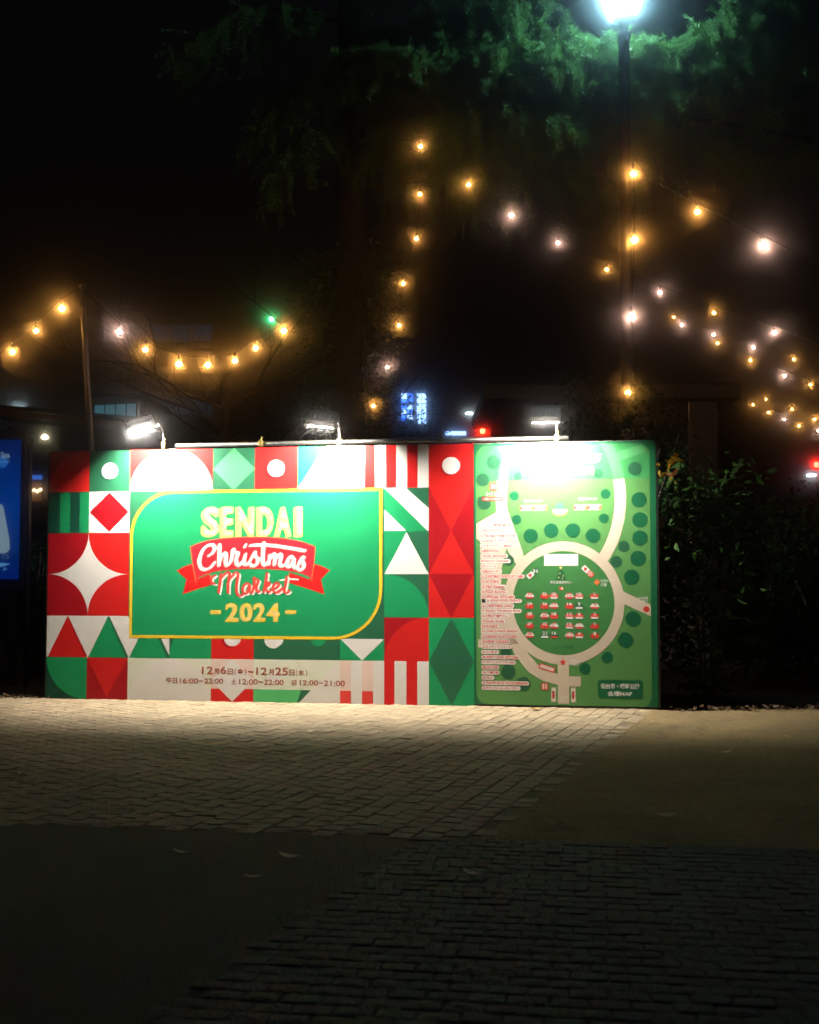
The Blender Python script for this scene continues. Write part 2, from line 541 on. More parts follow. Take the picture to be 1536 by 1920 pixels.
LAY = 0.00018
class Art:
    def __init__(s):
        s.mb = MB()
    def poly(s, uv, ink, layer):
        h = -(0.03 + LAY * layer)
        pts = [(u, h, v) for u, v in uv]
        # face the viewer (-y): order must be counter clockwise in (u, v)
        a = sum(uv[i][0] * uv[(i + 1) % len(uv)][1] - uv[(i + 1) % len(uv)][0] * uv[i][1] for i in range(len(uv)))
        idx = list(range(len(uv)))
        if a < 0: idx.reverse()
        s.mb.add(pts, [idx], INK[ink])
    def rect(s, u0, v0, u1, v1, ink, layer):
        s.poly([(u0, v0), (u1, v0), (u1, v1), (u0, v1)], ink, layer)
    def ell(s, cu, cv, ru, rv, ink, layer, n=40, a0=0, a1=2 * math.pi):
        full = abs(a1 - a0) > 6.28
        pts = [(cu + ru * math.cos(a0 + (a1 - a0) * k / n), cv + rv * math.sin(a0 + (a1 - a0) * k / n)) for k in range(n if full else n + 1)]
        if not full and abs(a1 - a0) < 3.0: pts.append((cu, cv))
        s.poly(pts, ink, layer)
    def band(s, inner, outer, ink, layer, closed=False):
        h = -(0.03 + LAY * layer)
        n = len(inner)
        vs = [(u, h, v) for u, v in inner] + [(u, h, v) for u, v in outer]
        fs = []
        for i in range(n if closed else n - 1):
            j = (i + 1) % n
            q = [i, j, n + j, n + i]
            A, B, C = [(vs[k][0], vs[k][2]) for k in q[:3]]
            if (B[0] - A[0]) * (C[1] - A[1]) - (C[0] - A[0]) * (B[1] - A[1]) < 0: q.reverse()
            fs.append(q)
        s.mb.add(vs, fs, INK[ink])
    def stroke(s, uv, rad, ink, layer, n=8, sub=6, taper=0.75):
        """hand lettering: a flattened round brush stroke"""
        P = catmull([(u, v, 0) for u, v in uv], sub)
        h = -(0.03 + LAY * layer)
        m = len(P); vs = []; fs = []
        for i, p in enumerate(P):
            t = P[min(i + 1, m - 1)] - P[max(i - 1, 0)]
            if t.length < 1e-9: t = Vector((1, 0, 0))
            t.normalize()
            nn = Vector((-t.y, t.x, 0))
            k_ = 1.0 - 0.28 * abs(t.x)                    # thinner on horizontal travel
            e = min(i, m - 1 - i) / 3.0
            r = rad * k_ * (taper + (1 - taper) * min(1, e))
            c0 = p
            if i == 0: c0 = p - t * r * 0.5
            if i == m - 1: c0 = p + t * r * 0.5
            for q in range(n):
                a = 2 * math.pi * q / n
                o = c0 + nn * (r * math.cos(a))
                vs.append((o.x, h - 0.00025 * math.sin(a), o.y))
        for i in range(m - 1):
            for q in range(n):
                q2 = (q + 1) % n
                fs.append((i * n + q, i * n + q2, (i + 1) * n + q2, (i + 1) * n + q))
        fs.append(tuple(range(n))); fs.append(tuple((m - 1) * n + q for q in range(n)))
        s.mb.add(vs, fs, INK[ink])
    def text(s, body, box, ink, layer, offset=0.0, rot=0.0, keep=False, shear=0.0, dots=None):
        """box (u0, v0, u1, v1): glyphs are fitted to it"""
        P, F = glyphs(body, offset, shear)
        if not P: return
        xs = [p[0] for p in P]; ys = [p[1] for p in P]
        x0, x1, y0, y1 = min(xs), max(xs), min(ys), max(ys)
        sx = (box[2] - box[0]) / max(1e-6, x1 - x0); sy = (box[3] - box[1]) / max(1e-6, y1 - y0)
        if keep: sx = min(sx, sy * 1.15)
        cu, cv = (box[0] + box[2]) / 2, (box[1] + box[3]) / 2
        c, sn = math.cos(rot), math.sin(rot)
        h = -(0.03 + LAY * layer)
        UV = []
        for x, y in P:
            a = (x - x0) * sx + (box[0] - cu); b = (y - y0) * sy + (box[1] - cv)
            UV.append((cu + a * c - b * sn, cv + a * sn + b * c))
        fs = []
        for f in F:
            A, B, C = [UV[k] for k in f[:3]]
            f = list(f)
            if (B[0] - A[0]) * (C[1] - A[1]) - (C[0] - A[0]) * (B[1] - A[1]) < 0: f.reverse()
            fs.append(f)
        s.mb.add([(u, h, v) for u, v in UV], fs, INK[ink])
        if dots:
            sp, rd, dink = dots
            tri = [(UV[f[0]], UV[f[k]], UV[f[k + 1]]) for f in fs for k in range(1, len(f) - 1)]
            def hit(u, v):
                for A, B, C in tri:
                    d1 = (u - B[0]) * (A[1] - B[1]) - (A[0] - B[0]) * (v - B[1])
                    d2 = (u - C[0]) * (B[1] - C[1]) - (B[0] - C[0]) * (v - C[1])
                    d3 = (u - A[0]) * (C[1] - A[1]) - (C[0] - A[0]) * (v - A[1])
                    if not ((d1 < 0 or d2 < 0 or d3 < 0) and (d1 > 0 or d2 > 0 or d3 > 0)): return True
                return False
            nu = int((box[2] - box[0]) / sp) + 1; nv = int((box[3] - box[1]) / sp) + 1
            for i in range(nu + 1):
                for j in range(nv + 1):
                    u = box[0] + (i + (0.5 if j % 2 else 0)) * sp; v = box[1] + (j + 0.4) * sp * 0.87
                    if all(hit(u + du * rd * 1.5, v + dv * rd * 1.5) for du, dv in ((0, 0), (1, 0), (-1, 0), (0, 1), (0, -1))):
                        s.ell(u, v, rd, rd, dink, layer + 1, n=8)
    def build(s, name, parent):
        return s.mb.build(name, parent)

_gc = {}
def glyphs(body, offset, shear):
    key = (body, offset, shear)
    if key in _gc: return _gc[key]
    cu = bpy.data.curves.new('t', 'FONT')
    cu.body = body
    cu.size = 1.0
    cu.offset = offset
    cu.shear = shear
    cu.resolution_u = 3
    cu.fill_mode = 'FRONT'
    ob = bpy.data.objects.new('t', cu)
    COL.objects.link(ob)
    dg = bpy.context.evaluated_depsgraph_get()
    ev = ob.evaluated_get(dg)
    me = ev.to_mesh()
    P = [(v.co.x, v.co.y) for v in me.vertices]
    F = [tuple(f.vertices) for f in me.polygons]
    ev.to_mesh_clear()
    bpy.data.objects.remove(ob)
    bpy.data.curves.remove(cu)
    _gc[key] = (P, F)
    return P, F

bill = empty('billboard', GL, BROT, 'long Christmas market billboard with geometric red and green banner and park map', 'billboard')
m_back = mat('board_backing', (0.25, 0.25, 0.24), 0.6, var=0.1)
m_frame_dk = mat('dark_frame', (0.03, 0.035, 0.03), 0.45, metal=0.6)
m_galv = mat('galvanised_tube', (0.20, 0.20, 0.19), 0.35, metal=0.85, var=0.2, scale=30, bump=0.1)
m_brass = mat('yellow_zinc_clamp', (0.45, 0.34, 0.12), 0.4, metal=0.85, var=0.2, scale=40)

TU = 0.5335
MAPU = TU * 10                                       # 5.335 : where the map panel starts
TV = BH / 6.0
mb = MB()
mb.box((MAPU / 2, 0.0, BH / 2 + 0.012), (MAPU - 0.004, 0.058, BH - 0.024), m_back)
banner = mb.build('banner_panel', bill)
mb = MB()
mb.box(((MAPU + BW) / 2, 0.0, BH / 2 + 0.012), (BW - MAPU - 0.004, 0.058, BH - 0.024), m_back)
mapp = mb.build('map_panel', bill)

def tile(c, r, w=1, h=1):
    """returns Art and a mapper from tile units (0..w, 0..h, y down) to board metres"""
    A = Art()
    def f(x, y): return ((c + x) * TU, BH - (r + y) * TV)
    return A, f
def P(A, f, pts, ink, layer): A.poly([f(x, y) for x, y in pts], ink, layer)
def full(A, f, ink, w=1, h=1, layer=1): P(A, f, [(0, 0), (w, 0), (w, h), (0, h)], ink, layer)
def disc(A, f, x, y, r, ink, layer, a0=0, a1=360, n=36):
    whole = (a1 - a0) >= 360
    pts = [(x + r * math.cos(R(a0 + (a1 - a0) * k / n)), y + r * math.sin(R(a0 + (a1 - a0) * k / n))) for k in range(n if whole else n + 1)]
    if not whole and (a1 - a0) < 170: pts.append((x, y))
    P(A, f, pts, ink, layer)
def done(A): return A.build('pattern_tile', banner)

# row 0
A, f = tile(0, 0); full(A, f, 'dred'); disc(A, f, 1, 1, 1, 'red', 2, 180, 270); done(A)
A, f = tile(1, 0); full(A, f, 'dgreen'); disc(A, f, .46, .54, .2, 'vdgreen', 2); disc(A, f, .5, .5, .2, 'white', 3); done(A)
A, f = tile(2, 0, 2); full(A, f, 'red', 2); disc(A, f, 1, 1, 1, 'white', 2, 180, 360); done(A)
A, f = tile(4, 0); full(A, f, 'dgreen'); P(A, f, [(.5, 0), (1, .5), (.5, 1), (0, .5)], 'lgreen', 2); done(A)
A, f = tile(5, 0); full(A, f, 'red'); disc(A, f, .46, .54, .2, 'dred', 2); disc(A, f, .5, .5, .2, 'white', 3); done(A)
A, f = tile(6, 0, 1.55); full(A, f, 'green', 1.55)
P(A, f, [(0, 1), (.65, 0), (1.55, 0), (1.55, 1)], 'white', 2); done(A)
A, f = tile(7.55, 0, 1.45); full(A, f, 'white', 1.45)
for k in range(3): P(A, f, [(k * .483, 0), (k * .483 + .235, 0), (k * .483 + .235, 1), (k * .483, 1)], 'red', 2)
done(A)
# column 9
A, f = tile(9, 0); full(A, f, 'red'); disc(A, f, .46, .54, .2, 'dred', 2); disc(A, f, .5, .5, .2, 'white', 3); done(A)
A, f = tile(9, 1); full(A, f, 'dred'); P(A, f, [(0, 0), (1, 0), (.5, 1)], 'red', 2); done(A)
A, f = tile(9, 2); full(A, f, 'dred'); P(A, f, [(.5, 0), (1, 1), (0, 1)], 'red', 2); done(A)
A, f = tile(9, 3); full(A, f, 'red'); P(A, f, [(0, 0), (1, 0), (.5, 1)], 'dred', 2); done(A)
A, f = tile(9, 4, 1, 2); full(A, f, 'green', 1, 2); P(A, f, [(.5, 0), (1, 1), (.5, 2), (0, 1)], 'dgreen', 2); done(A)
# column 8
A, f = tile(8, 1); full(A, f, 'dgreen')
P(A, f, [(0, 0), (.48, 0), (1, .48), (1, 1), (.97, 1)], 'white', 2)
P(A, f, [(0, .5), (.5, 1), (0, 1)], 'white', 2)
P(A, f, [(0, .0), (.97, 1), (.5, 1), (0, .5)], 'green', 3); done(A)
A, f = tile(8, 2); full(A, f, 'green'); P(A, f, [(.5, .03), (1, 0), (1, 1)], 'dgreen', 2); P(A, f, [(.5, .03), (1, 1), (0, 1)], 'white', 3); done(A)
A, f = tile(8, 3); full(A, f, 'dgreen'); disc(A, f, 0, 1, 1, 'green', 2, 270, 360); done(A)
A, f = tile(8, 4); full(A, f, 'dred'); disc(A, f, 1, 1, 1, 'red', 2, 180, 270); done(A)
A, f = tile(8, 5); full(A, f, 'white')
P(A, f, [(0, 0), (.23, 0), (.23, 1), (0, 1)], 'red', 2); P(A, f, [(.5, 0), (.74, 0), (.74, 1), (.5, 1)], 'red', 2); done(A)
# left block
A, f = tile(0, 1); full(A, f, 'vdgreen')
P(A, f, [(.28, 0), (.53, 0), (.53, 1), (.28, 1)], 'green', 2); P(A, f, [(.77, 0), (1, 0), (1, 1), (.77, 1)], 'green', 2); done(A)
A, f = tile(1, 1); full(A, f, 'white'); P(A, f, [(.55, 0), (1, .46), (1, .5), (.5, 0)], 'pwhite', 2); P(A, f, [(.5, 0.02), (.98, .5), (.5, .98), (.02, .5)], 'dred', 3); done(A)
A, f = tile(0, 2, 2, 2); full(A, f, 'white', 2, 2)
disc(A, f, 0, 0, 1, 'dred', 2, 0, 90); disc(A, f, 0, 2, 1, 'dred', 2, 270, 360)
disc(A, f, 2, 0, 1, 'red', 2, 90, 180); disc(A, f, 2, 2, 1, 'red', 2, 180, 270); done(A)
# row 4
A, f = tile(0, 4); full(A, f, 'white'); P(A, f, [(.5, .02), (.53, .02), (1, .96), (1, 1), (.97, 1)], 'dred', 2); P(A, f, [(.5, .02), (.97, 1), (.03, 1)], 'red', 3); done(A)
A, f = tile(1, 4); full(A, f, 'white'); P(A, f, [(.5, .02), (.54, .02), (1, .94), (1, 1), (.94, 1)], 'dgreen', 2); P(A, f, [(.5, .02), (.94, 1), (.03, 1)], 'green', 3); done(A)
A, f = tile(2, 4); full(A, f, 'white'); P(A, f, [(.5, .02), (.54, .02), (1, .94), (1, 1), (.94, 1)], 'dgreen', 2); P(A, f, [(.5, .02), (.94, 1), (.03, 1)], 'green', 3); done(A)
A, f = tile(3, 4); full(A, f, 'dgreen'); disc(A, f, 1, 1, 1, 'green', 2, 180, 270); done(A)
A, f = tile(4, 4); full(A, f, 'red'); disc(A, f, .45, .54, .2, 'dred', 2); disc(A, f, .5, .5, .2, 'white', 3); done(A)
A, f = tile(5, 4); full(A, f, 'dgreen'); disc(A, f, .45, .54, .2, 'pwhite', 2); disc(A, f, .5, .5, .2, 'white', 3); done(A)
A, f = tile(6, 4); full(A, f, 'dgreen'); disc(A, f, .5, .5, .18, 'green', 2); done(A)
A, f = tile(7, 4); full(A, f, 'green'); P(A, f, [(0, .5), (1, .5), (.5, 1)], 'white', 2); P(A, f, [(0, 0), (1, 0), (1, .5), (0, .5)], 'dgreen', 2); done(A)
# row 5, partly under the pale strip with the dates
A, f = tile(0, 5); full(A, f, 'vdgreen'); disc(A, f, 1, 0, 1, 'green', 2, 90, 180); done(A)
A, f = tile(1, 5); full(A, f, 'dred'); P(A, f, [(0, 0), (1, 0), (.5, .95)], 'red', 2); done(A)
SY = .70
A, f = tile(2, 5, 2); full(A, f, 'pgreen', 2); disc(A, f, 1, 1, .985, 'pwhite', 2, 180, 360); done(A)
A, f = tile(4, 5); full(A, f, 'red'); P(A, f, [(0, 0), (1, 0), (1, SY), (0, SY)], 'pink', 2); P(A, f, [(.5, 0), (1, .5), (.5, 1), (0, .5)], 'white', 3); done(A)
A, f = tile(5, 5); full(A, f, 'lgreen'); P(A, f, [(0, 0), (1, 0), (1, SY), (0, SY)], 'pgreen', 2); disc(A, f, .5, .42, .17, 'pwhite', 3); done(A)
A, f = tile(6, 5); full(A, f, 'lgreen'); P(A, f, [(.12, SY), (1, SY), (1, 1), (.0, 1)], 'dgreen', 2); P(A, f, [(0, 0), (1, 0), (1, SY), (0, SY)], 'pgreen', 3); P(A, f, [(1, 0), (1, 1), (.05, 1)], 'pwhite', 4); done(A)
A, f = tile(7, 5); full(A, f, 'white')
for x0, x1 in ((0, .25), (.5, .75)):
    P(A, f, [(x0, SY), (x1, SY), (x1, 1), (x0, 1)], 'mred', 2); P(A, f, [(x0, 0), (x1, 0), (x1, SY), (x0, SY)], 'pink', 2)
done(A)
# centre panel
A = Art(); A.rect(2 * TU, BH - 4 * TV - .02, 8 * TU, BH - TV, 'dgreen', 1); A.build('pattern_ground', banner)
u0, v1 = 2 * TU + .012, BH - TV + .004
u1, v0 = bp(718, 1000)[0], BH - 4.5 * TV - .012
def logo_outline(inset):
    a, b, c, d = u0 + inset, v0 + inset, u1 - inset, v1 - inset
    r = 0.56 - inset
    r2 = 0.60 - inset
    pts = [(a, b)]
    pts += [(c - r2 + r2 * math.cos(R(t)), b + r2 + r2 * math.sin(R(t))) for t in range(-90, 1, 6)]
    pts += [(c, d)]
    pts += [(a + r + r * math.cos(R(t)), d - r + r * math.sin(R(t))) for t in range(90, 181, 6)]
    return pts
A = Art(); A.poly(logo_outline(0.0), 'green', 5); A.build('title_panel', banner)
A = Art(); A.band(logo_outline(0.036), logo_outline(0.0), 'gold', 7, closed=True); A.build('gold_border', banner)

def zc(x, y): return bp(330 + x / 5.12, 930 + y / 5.12)
A = Art()
tl = [(160, 655), (90, 680), (20, 720), (110, 800), (75, 940), (200, 895), (350, 850), (330, 750), (210, 800)]
tr = [(1340, 655), (1410, 680), (1480, 715), (1395, 800), (1430, 940), (1300, 895), (1090, 830), (1100, 735), (1290, 800)]
for t in (tl, tr):
    cx = sum(p[0] for p in t) / len(t); cyy = sum(p[1] for p in t) / len(t)
    A.poly([zc(cx + (x - cx) * 1.035, cyy + (y - cyy) * 1.04) for x, y in t], 'orange', 7)
    A.poly([zc(x, y) for x, y in t], 'red', 8)
top = catmull([(150, 490, 0), (300, 435, 0), (500, 408, 0), (750, 398, 0), (1000, 408, 0), (1200, 440, 0), (1340, 490, 0)], 5)
bot = catmull([(1300, 832, 0), (1285, 775, 0), (1150, 728, 0), (950, 702, 0), (750, 697, 0), (550, 703, 0), (380, 725, 0), (240, 775, 0), (205, 832, 0)], 5)
rib = [(p.x, p.y) for p in top] + [(1330, 620)] + [(p.x, p.y) for p in bot] + [(175, 660)]
A.poly([zc(745 + (x - 745) * 1.013, 600 + (y - 600) * 1.035) for x, y in rib], 'orange', 9)
A.poly([zc(x, y) for x, y in rib], 'rred', 10)
A.build('ribbon', banner)

CH = [
    [(325, 570), (362, 548), (385, 505), (370, 468), (325, 470), (280, 505), (248, 570), (238, 635), (258, 688), (300, 703), (348, 680), (388, 630)],
    [(432, 462), (430, 560), (427, 668)], [(428, 640), (452, 575), (484, 545), (496, 570), (490, 625), (502, 665), (530, 645)],
    [(530, 645), (552, 580), (562, 508), (575, 535), (610, 548), (592, 600), (598, 650), (625, 660), (652, 620)],
    [(682, 552), (668, 615), (674, 655), (702, 650), (728, 615)], [(684, 462), (674, 488)],
    [(728, 615), (772, 535), (772, 565), (798, 605), (788, 652), (752, 668), (722, 650)],
    [(790, 640), (830, 590)], [(856, 442), (848, 550), (848, 640), (870, 660), (896, 625)],
    [(722, 472), (850, 466), (1000, 480), (1130, 500), (1255, 525)],
    [(912, 562), (905, 655)], [(906, 620), (945, 556), (966, 570), (956, 660)], [(958, 620), (1005, 558), (1024, 578), (1010, 650), (1035, 670), (1072, 640)],
    [(1142, 590), (1108, 580), (1080, 630), (1086, 674), (1116, 668), (1146, 600), (1140, 655), (1158, 688), (1184, 665)],
    [(1184, 665), (1222, 590), (1240, 590), (1222, 612), (1240, 655), (1228, 698), (1198, 704), (1178, 688)],
]
MK = [
    [(392, 756), (352, 785), (346, 830), (385, 842)], [(440, 742), (428, 850), (416, 930)], [(430, 800), (490, 738), (522, 745), (508, 850), (508, 930)],
    [(515, 810), (575, 738), (604, 748), (590, 850), (592, 930), (620, 958), (658, 935)],
    [(718, 848), (680, 840), (650, 882), (656, 928), (692, 926), (718, 850), (712, 908), (735, 932)],
    [(735, 932), (760, 850), (756, 785), (772, 800), (798, 812), (778, 875), (790, 922), (815, 905)],
    [(882, 735), (870, 820), (848, 925)], [(852, 890), (888, 832), (908, 846), (872, 880), (892, 922), (918, 905)],
    [(918, 905), (965, 885), (995, 855), (980, 834), (950, 850), (938, 890), (955, 926), (990, 922), (1035, 885)],
    [(1070, 768), (1058, 860), (1046, 912), (1070, 930), (1100, 905)],
]
A = Art()
for st in CH:
    A.stroke([zc(x - 12, y + 10) for x, y in st], .0205, 'pink', 11)
for st in CH:
    A.stroke([zc(x, y) for x, y in st], .0205, 'white', 14)
A.build('christmas_lettering', banner)
A = Art()
for st in MK:
    A.stroke([zc(x + 17, y + 14) for x, y in st], .0165, 'pwhite', 12)
A.stroke([zc(x, y) for x, y in [(1000, 812), (1090, 798), (1182, 802)]], .014, 'white', 13)
for st in MK:
    A.stroke([zc(x, y) for x, y in st], .018, 'orange' if False else 'mred', 15)
A.build('market_lettering', banner)

def zbox(x0, y0, x1, y1, fn=zc):
    a = fn((x0 + x1) / 2, y1)[1]; b = fn((x0 + x1) / 2, y0)[1]
    return (fn(x0, (y0 + y1) / 2)[0], a, fn(x1, (y0 + y1) / 2)[0], b)
def shifted(b, du, dv): return (b[0] + du, b[1] + dv, b[2] + du, b[3] + dv)
A = Art()
xs = [(268, 425), (452, 560), (600, 758), (800, 945), (968, 1118), (1160, 1222)]
for ch, (xa, xb) in zip('SENDAI', xs):
    b = zbox(xa, 105, xb, 390)
    A.text(ch, shifted(b, -.030, -.012), 'sgold', 7, offset=0.035)
    A.text(ch, shifted(b, -.015, -.006), 'sgold', 8, offset=0.035)
    A.text(ch, b, 'pgold', 9, offset=0.035, dots=(.031, .0115, 'white'))
A.build('sendai_lettering', banner)
A = Art()
for ch, (xa, xb) in zip('2024', [(490, 610), (628, 745), (760, 868), (885, 1005)]):
    b = zbox(xa, 1025, xb, 1205)
    A.text(ch, shifted(b, -.016, -.006), 'sgold', 7, offset=0.03)
    A.text(ch, b, 'gold', 9, offset=0.03, dots=(.026, .0075, 'white'))
for xa, xb in ((345, 440), (1065, 1160)):
    b = zbox(xa, 1095, xb, 1130)
    A.rect(b[0] - .015, b[1] - .006, b[2] - .015, b[3] - .006, 'sgold', 7)
    A.rect(*b, 'gold', 9)
    for k in range(3):
        A.ell(b[0] + (b[2] - b[0]) * (k + .5) / 3, (b[1] + b[3]) / 2, .009, .009, 'white', 10, n=8)
A.build('year_lettering', banner)
# pale strip text with dates and opening hours
def zd(x, y): return bp(230 + x / 2.56, 1190 + y / 2.56)
A = Art()
L1 = [('12', 385, 438, 152, 188), ('月', 442, 468, 162, 188), ('6', 474, 502, 152, 188), ('日', 508, 534, 162, 190), ('(', 540, 549, 162, 193), ('金', 553, 584, 162, 190), (')', 588, 597, 162, 194),
      ('~', 606, 632, 172, 182), ('12', 645, 697, 157, 192), ('月', 704, 730, 166, 193), ('25', 736, 797, 157, 194), ('日', 802, 828, 167, 195), ('(', 834, 842, 167, 198), ('水', 846, 876, 167, 196), (')', 881, 890, 168, 199)]
L2 = [('平日', 212, 266, 206, 233), ('16:00', 278, 367, 208, 233), ('~', 371, 392, 217, 225), ('22:00', 396, 487, 209, 234), ('土', 525, 550, 212, 237), ('12:00', 563, 652, 212, 238),
      ('~', 656, 678, 222, 230), ('22:00', 682, 776, 214, 240), ('日', 817, 838, 217, 242), ('12:00', 853, 942, 217, 243), ('~', 946, 966, 227, 235), ('21:00', 970, 1070, 219, 246)]
for nm, part in (('start_date_text', L1[:7]), ('dash_text', L1[7:8]), ('end_date_text', L1[8:]), ('weekday_hours_text', L2[:4]), ('day_text', L2[4:5]), ('saturday_hours_text', L2[5:8]), ('day_text', L2[8:9]), ('sunday_hours_text', L2[9:])):
    A = Art()
    for body, x0, x1, y0, y1 in part:
        A.text(body, zbox(x0, y0, x1, y1, zd), 'brown', 8, offset=0.012)
    A.build(nm, banner)
# butt joints of the print sheets
INK['seam'] = mat('print_seam', (0.02, 0.20, 0.075), rough=0.3)
for px in (300, 518):
    A = Art(); us = bp(px, 1000)[0]; A.rect(us, v0 + .04, us + .004, v1 - (.3 if px == 300 else .04), 'seam', 6); A.build('sheet_joint', banner)

# ---------------------------------------------------------------- map
def zm(x, y): return bp(860 + x / 3.555, 800 + y / 3.555)
mu0, mu1 = MAPU, BW
A = Art(); A.rect(mu0 + .003, .028, mu1 - .003, BH - .004, 'map_frame', 1); A.build('map_border', mapp)
ma = zm(120, 1000)[0]; mbx = zm(1281, 1000)[0]; mt = zm(700, 121)[1]; mbt = zm(700, 1858)[1]
def rrect(a, b, c, d, r, n=6):
    pts = []
    for cx, cyy, s in ((c - r, d - r, 0), (a + r, d - r, 90), (a + r, b + r, 180), (c - r, b + r, 270)):
        pts += [(cx + r * math.cos(R(s + 90 * k / n)), cyy + r * math.sin(R(s + 90 * k / n))) for k in range(n + 1)]
    return pts
A = Art(); A.poly(rrect(ma, mbt, mbx, mt, .13), 'map_green', 2); A.build('map_ground', mapp)
S3 = zm(800, 1000)[0] - zm(700, 1000)[0]            # metres per 100 zoom pixels
mc = lambda x: ma + (x - 120) * (mbx - ma) / 1161.0
mv = lambda y: mt - (y - 121) * (mt - mbt) / 1737.0
MP = lambda pts: [(mc(x), mv(y)) for x, y in pts]
def ering(cx, cyy, rx, ry, a0, a1, n): return [(mc(cx + rx * math.cos(R(a0 + (a1 - a0) * k / n))), mv(cyy + ry * math.sin(R(a0 + (a1 - a0) * k / n)))) for k in range(n + 1)]
A = Art()
A.band(ering(690, 480, 360, 530, -13, 60, 24), ering(690, 480, 435, 605, -12, 60, 24), 'beige', 4)
A.band(ering(690, 480, 360, 530, 193, 120, 24), ering(690, 480, 435, 605, 192, 120, 24), 'beige', 4)
A.poly(MP([(122, 645), (262, 570), (335, 560), (440, 850), (395, 905), (325, 815), (290, 960), (290, 1100), (370, 1250), (330, 1320), (430, 1450), (132, 1480), (132, 1425), (150, 1425), (150, 765), (122, 750)]), 'beige', 5)
A.poly(MP([(1092, 1098), (1280, 1190), (1280, 1266), (1098, 1182)]), 'beige', 5)
A.poly(MP([(665, 1560), (740, 1560), (740, 1664), (818, 1664), (818, 1731), (740, 1731), (740, 1846), (665, 1846)]), 'beige', 6)
A.band([(mc(x), mv(y)) for x, y in ((430, 1440), (470, 1520), (540, 1595), (600, 1630), (670, 1652))],
       [(mc(x), mv(y)) for x, y in ((330, 1400), (380, 1530), (470, 1640), (560, 1695), (670, 1724))], 'beige', 5)
A.band(ering(705, 1180, 338, 346, 0, 360, 72)[:-1], ering(705, 1180, 402, 410, 0, 360, 72)[:-1], 'beige', 7, closed=True)
A.build('map_path', mapp)
A = Art(); A.poly(ering(705, 1180, 338, 346, 0, 360, 72)[:-1], 'map_lawn', 6); A.build('map_lawn', mapp)
A = Art()
A.poly(MP([(124, 240), (124, 355), (1280, 355), (1280, 200)]) [:0] or MP([(122, 200), (122, 355), (1280, 355), (1280, 200), (1240, 132), (1180, 122), (220, 122), (160, 135)]), 'map_head', 3)
A.band(ering(690, 480, 362, 530, -44, -14, 14), ering(690, 480, 433, 605, -36, -12, 14), 'map_head2', 4)
A.band(ering(690, 480, 362, 530, 224, 194, 14), ering(690, 480, 433, 605, 216, 192, 14), 'map_head2', 4)
A.poly(MP([(1030, 190), (1230, 128), (1262, 180), (1070, 240)]), 'map_head2', 5)
A.poly(MP([(270, 128), (330, 128), (340, 240), (322, 240)]), 'map_head2', 5)
A.build('map_header', mapp)
def maptree(x, y, r, ink):
    A = Art()
    pts = []
    n = 52
    rr = random.Random(int(x * 7 + y))
    for k in range(n):
        q = r * (1.0 + (0.05 if k % 2 else -0.04) + rr.uniform(-.03, .03))
        pts.append((mc(x + q * math.cos(2 * math.pi * k / n)), mv(y + q * math.sin(2 * math.pi * k / n))))
    A.poly(pts, ink, 9)
    A.build('map_tree', mapp)
for x, y, r in [(1210, 497, 50), (1215, 630, 50), (1213, 750, 50), (1200, 885, 50), (1157, 1008, 50), (1163, 1283, 50), (1112, 1422, 50), (992, 1537, 37), (845, 1612, 37),
                (490, 733, 48), (627, 697, 48), (772, 697, 48), (905, 733, 48), (380, 462, 30), (990, 455, 32), (397, 622, 31), (977, 618, 32)]:
    maptree(x, y, r, 'map_tree')
for x, y, r in [(1107, 805, 37), (1057, 905, 37), (175, 505, 46), (168, 350, 44), (238, 232, 45), (1185, 290, 45), (335, 1640, 47), (435, 1720, 47), (340, 895, 36), (320, 1505, 36), (945, 320, 30), (405, 330, 26)]:
    maptree(x, y, r, 'map_tree2')
def mbox(x0, y0, x1, y1): return (mc(x0), mv(y1), mc(x1), mv(y0))
A = Art(); A.rect(*mbox(578, 855, 806, 932), 'white', 8); A.text('ミニステージ', mbox(632, 882, 750, 906), 'pgreen', 9, offset=.01); A.build('stage_block', mapp)
# fir tree symbol
A = Art()
for k, (y0, y1, w) in enumerate(((945, 980, 20), (965, 1003, 29), (985, 1026, 38))):
    A.poly(MP([(692, y0), (692 + w, y1), (692 - w, y1)]), 'map_tree', 9 + k)
A.poly(MP([(690 + (13 if k % 2 == 0 else 6) * math.sin(k * math.pi / 5), 946 - (13 if k % 2 == 0 else 6) * math.cos(k * math.pi / 5)) for k in range(10)]), 'pgold', 13)
for x, y in ((684, 985), (705, 1000), (676, 1012), (700, 1018)): A.ell(mc(x), mv(y), .009, .009, 'pgold', 13, n=8)
A.text('クリスマスツリー', mbox(618, 1031, 768, 1056), 'white', 14, offset=.035)
A.build('fir_symbol', mapp); A = Art()
A.poly(rrect(mc(678), mv(1095), mc(708), mv(1073), .008), 'mred', 12); A.ell(mc(698), mv(1083), .012, .012, 'white', 13, n=10)
A.build('mug_symbol', mapp)
